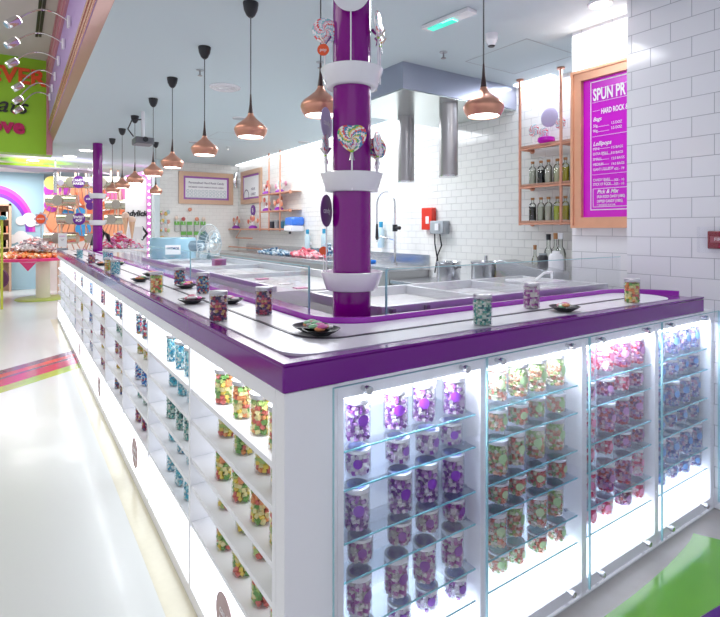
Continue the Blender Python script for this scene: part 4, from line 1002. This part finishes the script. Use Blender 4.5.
# ---------------------------------------------------------------- floor graphics
fs = thing('floor_stripe_decal', 'band of purple, red, magenta and green stripes on the floor', 'floor decal', (-1.2,4.5,0))
for k, (a0, a1, m) in enumerate(((5.80,5.62,mat('stripe_mauve',(.22,.07,.16),.12,var=.1)),(5.62,5.48,mat('stripe_coral',(.75,.06,.07),.12,var=.1)),(5.48,5.40,MC['stripe_mauve']),(5.40,5.12,mat('stripe_red',(.65,.01,.10),.12,var=.1)),(5.12,4.90,mat('stripe_lime',(.45,.60,.05),.12,var=.1)))):
    s_ = .82; xx = -6
    MB().prism([(-.002,a0),(-.002,a1),(xx,a1+s_*xx*1.0),(xx,a0+s_*xx)], 2, .0003, .0012).build('stripe', m, fs)
gm = thing('floor_mat', 'glossy lime green floor graphic with a curved edge in front of the cabinets', 'floor graphic', (1.5,-.2,0))
pts = [on(2, 0, *q) for q in ((693.3,533.5),(690,541),(684.5,547.8),(676,557),(666.7,566.7),(650,581.5),(633,595.6),(604,617),(560,646),(500,690))]
pts2 = [on(2, 0, *q) for q in ((480,760),(700,617),(720,605),(760,582),(860,560))]
top2 = [(2.445,-.50),(2.445,-.13)]
pg = [(q.x,q.y) for q in pts[:8]]
MB().prism(pg+[(1.42,-.36),(pts2[1].x,pts2[1].y),(pts2[2].x,pts2[2].y),(2.27,-.40),(2.161,-.137)], 2, .0003, .0015).build('green_sheet', mat('lime_mat', (.12,.32,.03), .10, coat=.5, var=.25, bscale=4), gm)
MB().prism([(1.42,-.362),(pts2[1].x,pts2[1].y-.002),(pts2[2].x,pts2[2].y-.002),(2.27,-.402),(2.3,-1.4),(1.0,-1.4)], 2, .0003, .0012).build('purple_sheet', mat('purple_mat', (.06,.01,.12), .15, var=.1), gm)
gf = mat('beige_front_floor', (.36,.32,.30), .25, var=.25, bscale=9)
struct(MB().prism([(0,0),(2.45,0),(2.45,-1.0),(.3,-1.0),(0,-.4)], 2, .00005, .0002).build('floor_front', gf))
struct(MB().box(-.10, -.001, .0, 8.4, .00005, .00025).build('floor_edge', mat('cream_edge', (.72,.68,.52), .2, var=.08)))

# ---------------------------------------------------------------- far shop
WY = 13.54
def fpt(px, py): return on(1, WY, px, py)
rb = thing('rainbow_mural', 'purple and pink rainbow with white clouds painted on the blue wall', 'mural', (-.6, WY, 1.5))
c = fpt(-6, 232); rO = (fpt(35,228)-c).length
for k, (ro, ri_, m) in enumerate(((1.0,.93,mat('rb_pink',(.80,.12,.55),.5,var=.05)),(.93,.84,mat('rb_mag',(.60,.03,.60),.5,var=.05)),(.84,.76,mat('rb_pur',(.25,.05,.60),.5,var=.05)))):
    po = [(c.x+rO*ro*math.cos(t), c.z+1.35*rO*ro*math.sin(t)) for t in [PI*j/24 for j in range(25)]]; pi_ = [(c.x+rO*ri_*math.cos(t), c.z+1.35*rO*ri_*math.sin(t)) for t in [PI*j/24 for j in range(25)]]
    MB().prism(po+pi_[::-1], 1, WY-.002*(1), WY+.008).build('band', m, rb)
def cloud(px, py, s):
    q = fpt(px, py)
    for k, (dx, dz, r, d) in enumerate(((0,.06,.16,.010),(-.18,0,.12,.012),(.17,0,.12,.014),(.04,-.03,.13,.016))):
        MB().lathe([(r*s,0),(r*s,.004)], (q.x+dx*s, WY-.002-d, q.z+dz*s), 20, R=Matrix.Rotation(PI/2,3,'X')).build('cloud', 'wpaint', rb)
cloud(29, 221, .9); cloud(21, 239, .9)
# product niche
q = fpt(5, 224); ns = thing('shop_shelf', 'tan shelf unit with product rows in front of the blue wall', 'shelf', (q.x,WY-.15,0))
x0, x1 = fpt(-4,220).x, fpt(11.5,220).x; zt_, zb_ = fpt(5,204).z, .95
MB().box(x1-.05,x1,WY-.32,WY-.03,0,zt_).box(x0,x0+.05,WY-.32,WY-.03,0,zt_).box(x0,x1,WY-.32,WY-.03,zt_-.05,zt_).box(x0+.05,x1-.05,WY-.06,WY-.03,0,zt_-.05).build('frame', mat('tan_wood', (.62,.42,.30), .5, var=.2), ns)
for k in range(4):
    z = zt_-.38-k*.33; MB().box(x0+.05,x1-.05,WY-.32,WY-.06,z,z+.03).build('shelf_board', MC['tan_wood'], ns)
    for j in range(4):
        xx = x0+.10+j*(x1-x0-.2)/3.3
        t = thing('candy_packet', 'small boxed sweet on the tan shelf unit by the blue wall', 'packet', (xx,WY-.25,z+.0305), 'boxes on the tan shelf unit'); MB().box(xx-.04,xx+.04,WY-.28,WY-.2,z+.0305,z+.0305+.16).build('box', mat('pk_%d' % ((j+k)%4), [(.75,.25,.15),(.80,.60,.50),(.45,.30,.35),(.85,.78,.70)][(j+k)%4], .5, var=.2), t)
# post and wheel cart
q = at(2.5, 250, 9.3); t = thing('sweets_cart', 'yellow green cart post with a blue cap and plum wheel at the far left', 'cart', (q.x,q.y,0))
MB().box(q.x-.03,q.x+.01,q.y-.03,q.y+.03,0,1.62).build('post', mat('yellow_green', (.60,.62,.06), .4, var=.1), t); MB().sphere((q.x,q.y,1.65), .06, (1.2,1,.7), 10).build('cap', mat('teal_cap', (.10,.45,.55), .4, var=.1), t)
q = at(-1.5, 272, 9.3); 
MB().lathe([(.16,-.02),(.18,-.02),(.18,.02),(.16,.02)], (q.x,q.y,.55), 28, R=face_cam()).build('wheel', mat('plum_wheel', (.12,.02,.08), .5, var=.1), t)
m = MB()
for k in range(6): a = PI*k/6; m.tube([Vector((q.x,q.y,.55))+face_cam()@Vector((.165*math.cos(a),.165*math.sin(a),0)), Vector((q.x,q.y,.55))-face_cam()@Vector((.165*math.cos(a),.165*math.sin(a),0))], .012, 6)
m.build('spokes', MC['plum_wheel'], t)
# pink table
ta = at(43, 256, 10.7); tb_ = at(27, 256, 10.7); tz = at(40, 257.5, 10.7).z
tt = thing('display_table', 'pink table top on a cream pedestal with a lime green round foot', 'table', (ta.x,ta.y,0))
MB().lathe([(.13,.02),(.13,.5),(.13,tz-.06)], (ta.x,ta.y,0), 24).build('pedestal', mat('cream_pedestal', (.85,.82,.66), .4, var=.04), tt)
MB().lathe([(.50,.001),(.50,.018),(.46,.03)], (ta.x,ta.y,0), 32).build('foot', mat('lime_foot', (.50,.66,.12), .35, var=.05), tt)
MB().lathe([(.76,tz-.055),(.78,tz-.05),(.78,tz),(.76,tz+.003)], (tb_.x,tb_.y,0), 40).build('top', mat('hot_pink', (.80,.05,.22), .35, var=.05), tt)
MB().prism([(-.16,0),(.16,0),(0,-.17)], 1, -.01, .01).build('hanging_point', MC['hot_pink'], None)
hp = bpy.data.objects[-1] if False else [o for o in COL.objects if o.name.startswith('hanging_point')][0]
hp.parent = tt; hp.location = at(28, 257, 9.95)-Vector((ta.x,ta.y,0)); hp.location.z = tz-.052; hp.rotation_euler = (0,0,-A0)
orange_s = [(.85,.22,.05),(.90,.40,.10),(.80,.12,.08),(.90,.60,.40)]
heap('wrapped_sweets', 'wide heap of orange wrapped sweets on the pink table', (tb_.x,tb_.y,tz+.004), .70, .66, .12, 480, orange_s, .055, seed=11)
silv = [(.55,.48,.50),(.75,.70,.72),(.35,.25,.30),(.75,.35,.35)]
heap('wrapped_sweets', 'heap of silver and plum packets on top of the orange sweets', (at(34,240,10.8).x,at(34,240,10.8).y,tz+.14), .38, .36, .30, 260, silv, .055, seed=12)
q = at(41, 219, 11.0); t = thing('flower_sign', 'orange scalloped round sign above the packet heap', 'sign', (q.x,q.y,tz+.2))
R = face_cam(); m = MB(); pl_ = []
ring = [q+R@Vector(((.13+.018*math.cos(8*a))*math.cos(a)*1.0,(.13+.018*math.cos(8*a))*math.sin(a),0)) for a in [2*PI*k/64 for k in range(64)]]
f1 = [m.bm.verts.new(p_+R@Vector((0,0,.01))) for p_ in ring]; f2 = [m.bm.verts.new(p_-R@Vector((0,0,.01))) for p_ in ring]
m._f(f1); m._f(f2[::-1]); [m._f([f1[k],f2[k],f2[(k+1)%64],f1[(k+1)%64]]) for k in range(64)]
m.build('scalloped_edge', mat('grey_violet', (.50,.42,.55), .4, var=.1), t); MB().lathe([(.10,0),(.10,.004)], q+R@Vector((0,0,.011)), 24, R=R).build('disc', 'orange', t)
text('SWEET', .05, 'wpaint', q+R@Vector((0,0,.017)), R, t, ext=.001); MB().tube([(q.x,q.y,q.z-.12),(q.x,q.y,tz+.1)], .01, 6).build('pole', 'steel', t)
# small sign on counter end
q = at(62.5, 245, 8.4); t = thing('notice_stand', 'white card notice standing at the far end of the counter', 'sign', (q.x,q.y,1.102))
MB().obox((q.x,q.y,1.27), (.07,.11,.004), face_cam()).build('card', 'wpaint', t); MB().obox((q.x,q.y,1.12), (.075,.02,.025), face_cam()).build('holder', 'grey', t)
text('CANDY', .028, 'magenta', Vector((q.x,q.y,1.33))+face_cam()@Vector((0,0,.006)), face_cam(), t, ext=.0005); text('TASTE\nME', .02, MC['grey_ink'], Vector((q.x,q.y,1.27))+face_cam()@Vector((0,0,.006)), face_cam(), t, ext=.0005)
# candy fountain machine: steel drums with copper rods before a mural
mw = thing('swirl_mural', 'orange, purple and yellow swirl mural board behind the steel drums', 'mural', (1.0, 12.75, 1.2))
a_ = on(1, 12.75, 44, 200); b_ = on(1, 12.75, 128, 200)
MB().box(a_.x,b_.x,12.75,12.85,0,2.55).build('board', mat('mural_white', (.85,.80,.78), .5, var=.1, bscale=2), mw)
mc = [mat('mu_%d' % k, c_, .5, var=.1) for k, c_ in enumerate([(.85,.22,.10),(.90,.40,.22),(.45,.05,.50),(.85,.75,.20),(.05,.35,.75),(.80,.20,.50)])]
for k, (px, py, r, ci2) in enumerate(((62,216,.62,0),(60,216,.42,1),(105,212,.55,0),(50,190,.27,2),(52,183,.16,3),(46,205,.16,2),(120,192,.26,5),(118,225,.3,1),(83,194,.28,1),(70,214,.16,4),(79,214,.16,4),(83,229,.17,4),(96,180,.14,3))):
    q = on(1, 12.75, px, py); r = min(r, q.x-a_.x+.0 if q.x-a_.x > .1 else r, ) if False else r
    q.x = min(max(q.x, a_.x+r*.98), b_.x-r*.98)
    MB().lathe([(r,0),(r,.003)], (q.x,12.749-.004*(k+1),q.z), 32, R=Matrix.Rotation(PI/2,3,'X')).build('painted_disc', mc[ci2], mw)
q = on(1, 12.75, 86, 215); 
for k in range(14):
    a = -1.2+2.4*k/13+PI/2; p1_ = Vector((q.x,12.66,q.z)); MB().tube([p1_+Vector((math.cos(a)*.25,0,math.sin(a)*.25)), p1_+Vector((math.cos(a)*.8,0,math.sin(a)*.55))], .02, 6).build('painted_ray', mc[k%2] if k%3 else 'wpaint', mw)
dm = thing('drum_machine', 'cluster of horizontal steel candy drums on copper rods before the swirl mural', 'machine', at(86,250,11.0)-Vector((0,0,at(86,250,11.0).z)))
dr = [(75.5,182.5,34,11,'upper middle'),(62.5,200.5,28,11.5,'second row left'),(75,219,31,11,'third row left'),(61.5,238,30,11.5,'lowest left'),(111,182.5,18,11.5,'upper right'),(120,204.5,26,10,'second row right'),(115,219.5,18,10,'third row right'),(94,238,15,10,'lowest middle')]
for k, (px, py, wd, hg, lb) in enumerate(dr):
    f = 11.4; c_ = at(px, py, f); L3 = wd*f/F; r = hg*f/F/2; dx = Vector((RT[0],RT[1],0)).lerp(Vector((1,0,0)), .3).normalized()
    R = Matrix.Rotation(math.atan2(dx.y,dx.x), 3, 'Z')@Matrix.Rotation(PI/2, 3, 'Y')
    t = dm
    MB().lathe([(r,-L3/2),(r,L3/2)], c_, 24, R=R).build('steel_drum', mat('warm_steel', (.62,.60,.50), .22, metal=.95, var=.2, bscale=5), t)
    c2 = c_+Vector((-FW[0],-FW[1],0))*(r*1.05)+dx*(-L3*.05 if k != 4 else -L3*.35)
    MB().lathe([(r*.9,0),(r*.9,.01)], c2, 20, R=face_cam()).build('end_disc', mat('disc_steel', (.42,.38,.33), .3, metal=.8, var=.1), t)
    for j in range(7):
        o_ = dx*(L3*(-.45+j*.15)); MB().tube([c_+o_-Vector((0,0,r*.7)), c_+o_*1.6-Vector((0,0,r*3.0))+Vector((0,.2,0))], .010, 5).build('copper_rod', 'copper', t)
    MB().tube([c_+Vector((0,0,r)), Vector((c_.x,c_.y,2.798 if k in (0,4) else min(c_.z+.42,2.79)))], .02, 8).build('hanger', mat('hanger_copper', (.85,.62,.48), .4, metal=.4, var=.1), t)
fr = dm
for px in (58, 86, 118):
    q = at(px, 250, 11.7); MB().tube([(q.x,q.y,0),(q.x,q.y,2.79)], .02, 8).build('post', MC['hanger_copper'], fr)
for k, (px, py, rpx, m_, tx, lb) in enumerate(((78.5,182,6.2,'deep_purple','CANDY\nMAKER','deep purple round sign on the upper drum'),(92.5,182,4.2,'lilac_card','POP','pale lilac round sign left of the far column'),(60.5,182.5,3.2,'lilac_card','','narrow lilac oval sign left of the upper drum'),(79,219,6.2,'deep_purple','SWEET\nPOP','deep purple round sign on the third-row drum'),(88.5,199,4.5,'deep_purple','LOL','purple round sign just left of the far column'),(90,206,4,'deep_purple','','second purple round sign under the one by the column'))):
    f = 10.9+.1*(k == 5); c_ = at(px, py, f); r = rpx*f/F
    t = thing('round_sign', lb, 'sign', c_, 'round signs by the steel drums'); R = face_cam()
    MB().lathe([(r,-.004),(r,.004)], c_, 28, R=R).build('disc', MC[m_], t)
    if tx: text(tx, r*.55, 'wpaint', c_+R@Vector((0,0,.006)), R, t, ext=.001, bold=.002)
    MB().tube([c_+Vector((.0,.02,0)), (c_.x,c_.y+.02,2.79)], .004, 6).build('wire', 'steel', t)
# magenta bulb arch with white panel
AY = 10.6
def apt(px, py): return on(1, AY, px, py)
ar = thing('bulb_arch', 'magenta arch sign edged with bulbs around a white panel', 'sign', apt(140,262))
pth = [(125,176),(143,171.5),(148,172.5),(150.5,177),(150.5,262)]
vs = [apt(*q) for q in pth]; 
inn = [apt(*q) for q in [(125,180.5),(143,175.5),(145.5,177),(146.5,180),(146.5,262)]]
MB().prism([(v.x,v.z) for v in vs]+[(v.x,v.z) for v in inn[::-1]], 1, AY-.05, AY+.05).build('arch_band', mat('magenta_arch', (.72,.22,.62), .35, var=.05), ar)
m = MB()
for k in range(len(vs)-1):
    a, b = (vs[k]+inn[k])/2, (vs[k+1]+inn[k+1])/2; n = max(1, int((b-a).length/.13))
    for j in range(n): m.sphere(a.lerp(b, j/n)+Vector((0,-.06,0)), .022, n=8)
m.build('bulbs', 'lamp', ar)
lf = apt(121,262); MB().prism([(inn[4].x,inn[4].z),(inn[3].x,inn[3].z),(inn[1].x,inn[1].z),(inn[0].x,inn[0].z),(lf.x+.1,lf.z)], 1, AY+.0, AY+.03).build('white_panel', mat('panel_white', (.88,.87,.88), .4, var=.03), ar)
q = apt(135.5, 213.5); text('andylicio', .17, 'black', (q.x,AY-.01,q.z), '-Y', ar, 'lettering', 'CENTER', .01, .9, .006, .2)
MB().box(vs[4].x-.25,vs[4].x+.02,AY-.1,AY+.1,0,vs[4].z).build('plinth', MC['panel_white'], ar)
# cones and display bits before the panel
for k, (px, py) in enumerate(((125.5,217),(132,221))):
    q = at(px, py, 9.8); t = thing('ice_cream_cone', 'pale cone figure before the white arch panel, '+['left','right'][k]+' one', 'cone', (q.x,q.y,.9), 'cone figures before the arch')
    MB().lathe([(.008,-.35),(.06,0)], q, 16, cap=False).build('cone', mat('wafer', (.85,.55,.35), .5, var=.2), t); MB().sphere(q+Vector((0,0,.02)), .068, (1,1,1.1), 12).build('scoop', mat('scoop', (.90,.66,.52), .5, var=.1), t)
    MB().cyl((q.x,q.y,0), .03, q.z-.34, n=10).build('stand', 'cup', t)
q = at(118, 243, 9.25); heap('wrapped_sweets', 'mound of pink and red sweets right of the far purple column', (q.x,q.y,1.10), .40, .22, .30, 320, [(.80,.08,.20),(.90,.62,.68),(.90,.86,.88),(.70,.20,.45)], .045, seed=21)
t = thing('display_table', 'white table holding the pink sweets mound', 'table', (q.x,q.y,0)); MB().box(q.x-.45,q.x+.45,q.y-.25,q.y+.25,1.04,1.098).build('top', 'cup', t, .01); 
for sx in (-1,1):
    for sy in (-1,1): MB().cyl((q.x+sx*.38,q.y+sy*.2,0), .025, 1.04, n=10).build('leg', 'cup', t)
q = at(101.5, 238, 8.3); t = thing('ribbon_scoop', 'black folded scoop leaning against the far column base', 'scoop', (q.x,q.y,1.11))
MB().tube([q+Vector((-.10,0,-.14)), q+Vector((-.02,0,-.02)), q+Vector((.03,0,.12)), q+Vector((.09,0,.04)), q+Vector((.12,0,-.06))], [.03,.045,.05,.035,.02], 8).build('handle_loop', 'black', t)
MB().tube([q+Vector((-.13,0,-.12)), q+Vector((-.11,0,.04))], [.04,.02], 8).build('blade', 'black', t)
# back candy racks behind
q = at(142, 233, 10.2); t = thing('arrow_board', 'white board with a dark arrow edge beside the cone figures', 'sign', (q.x,q.y,.9)); 
MB().obox((q.x-.12,q.y,q.z), (.14,.12,.01), face_cam()).build('card', 'cup', t); MB().obox((q.x+.05,q.y,q.z+.05), (.09,.018,.012), face_cam()@Matrix.Rotation(-.9,3,'Z')).obox((q.x+.05,q.y,q.z-.07), (.09,.018,.012), face_cam()@Matrix.Rotation(.9,3,'Z')).build('arrow_edge', 'black', t); MB().cyl((q.x-.12,q.y+.02,0), .02, q.z-.1, n=8).build('stand', 'cup', t)
# ceiling bits over the far shop
t = thing('ceiling_cloud_panel', 'lime green ceiling panel edge hanging above the blue wall', 'panel', on(2,2.6,50,168)); q = on(2,2.70,45,166)
MB().prism([(q.x-1.4,q.y-.1),(q.x+.05,q.y-.3),(q.x+.5,q.y+.4),(q.x-.3,q.y+.6)], 2, 2.66, 2.70).build('panel', 'lime', t); MB().tube([(q.x-.3,q.y+.2,2.70),(q.x-.3,q.y+.2,2.798)], .01, 6).build('hanger', 'steel', t)
t = thing('ceiling_star_panel', 'grey violet pointed panel hanging under the far ceiling', 'panel', on(2,2.55,58,171)); q = on(2,2.60,55,170)
MB().prism([(q.x-.9,q.y-.3),(q.x+.5,q.y-.5),(q.x+1.0,q.y+.2),(q.x+.1,q.y+.05),(q.x-.3,q.y+.5)], 2, 2.58, 2.61).build('panel', mat('grey_violet', (.50,.42,.55), .4), t); MB().tube([(q.x,q.y-.1,2.61),(q.x,q.y-.1,2.798)], .01, 6).tube([(q.x,q.y-.1,2.60),(q.x,q.y-.1,2.15)], .03, 8).build('hanger', 'steel', t)
for k, (px, py) in enumerate(((33,160),(70,156),(86,150),(24,165))):
    p = on(2, 2.8, px, py); t = thing('ceiling_downlight', 'bright round downlight over the far shop, '+['near the green wall','above the drums, left','above the drums, right','farthest left'][k], 'downlight', (p.x,p.y,2.79), 'far shop downlights')
    MB().lathe([(.12,0),(.125,.0095)], (p.x,p.y,2.79), 24).build('rim', 'cup', t); MB().lathe([(.10,0),(.10,.003)], (p.x,p.y,2.786), 24).build('lens', 'lamp', t)
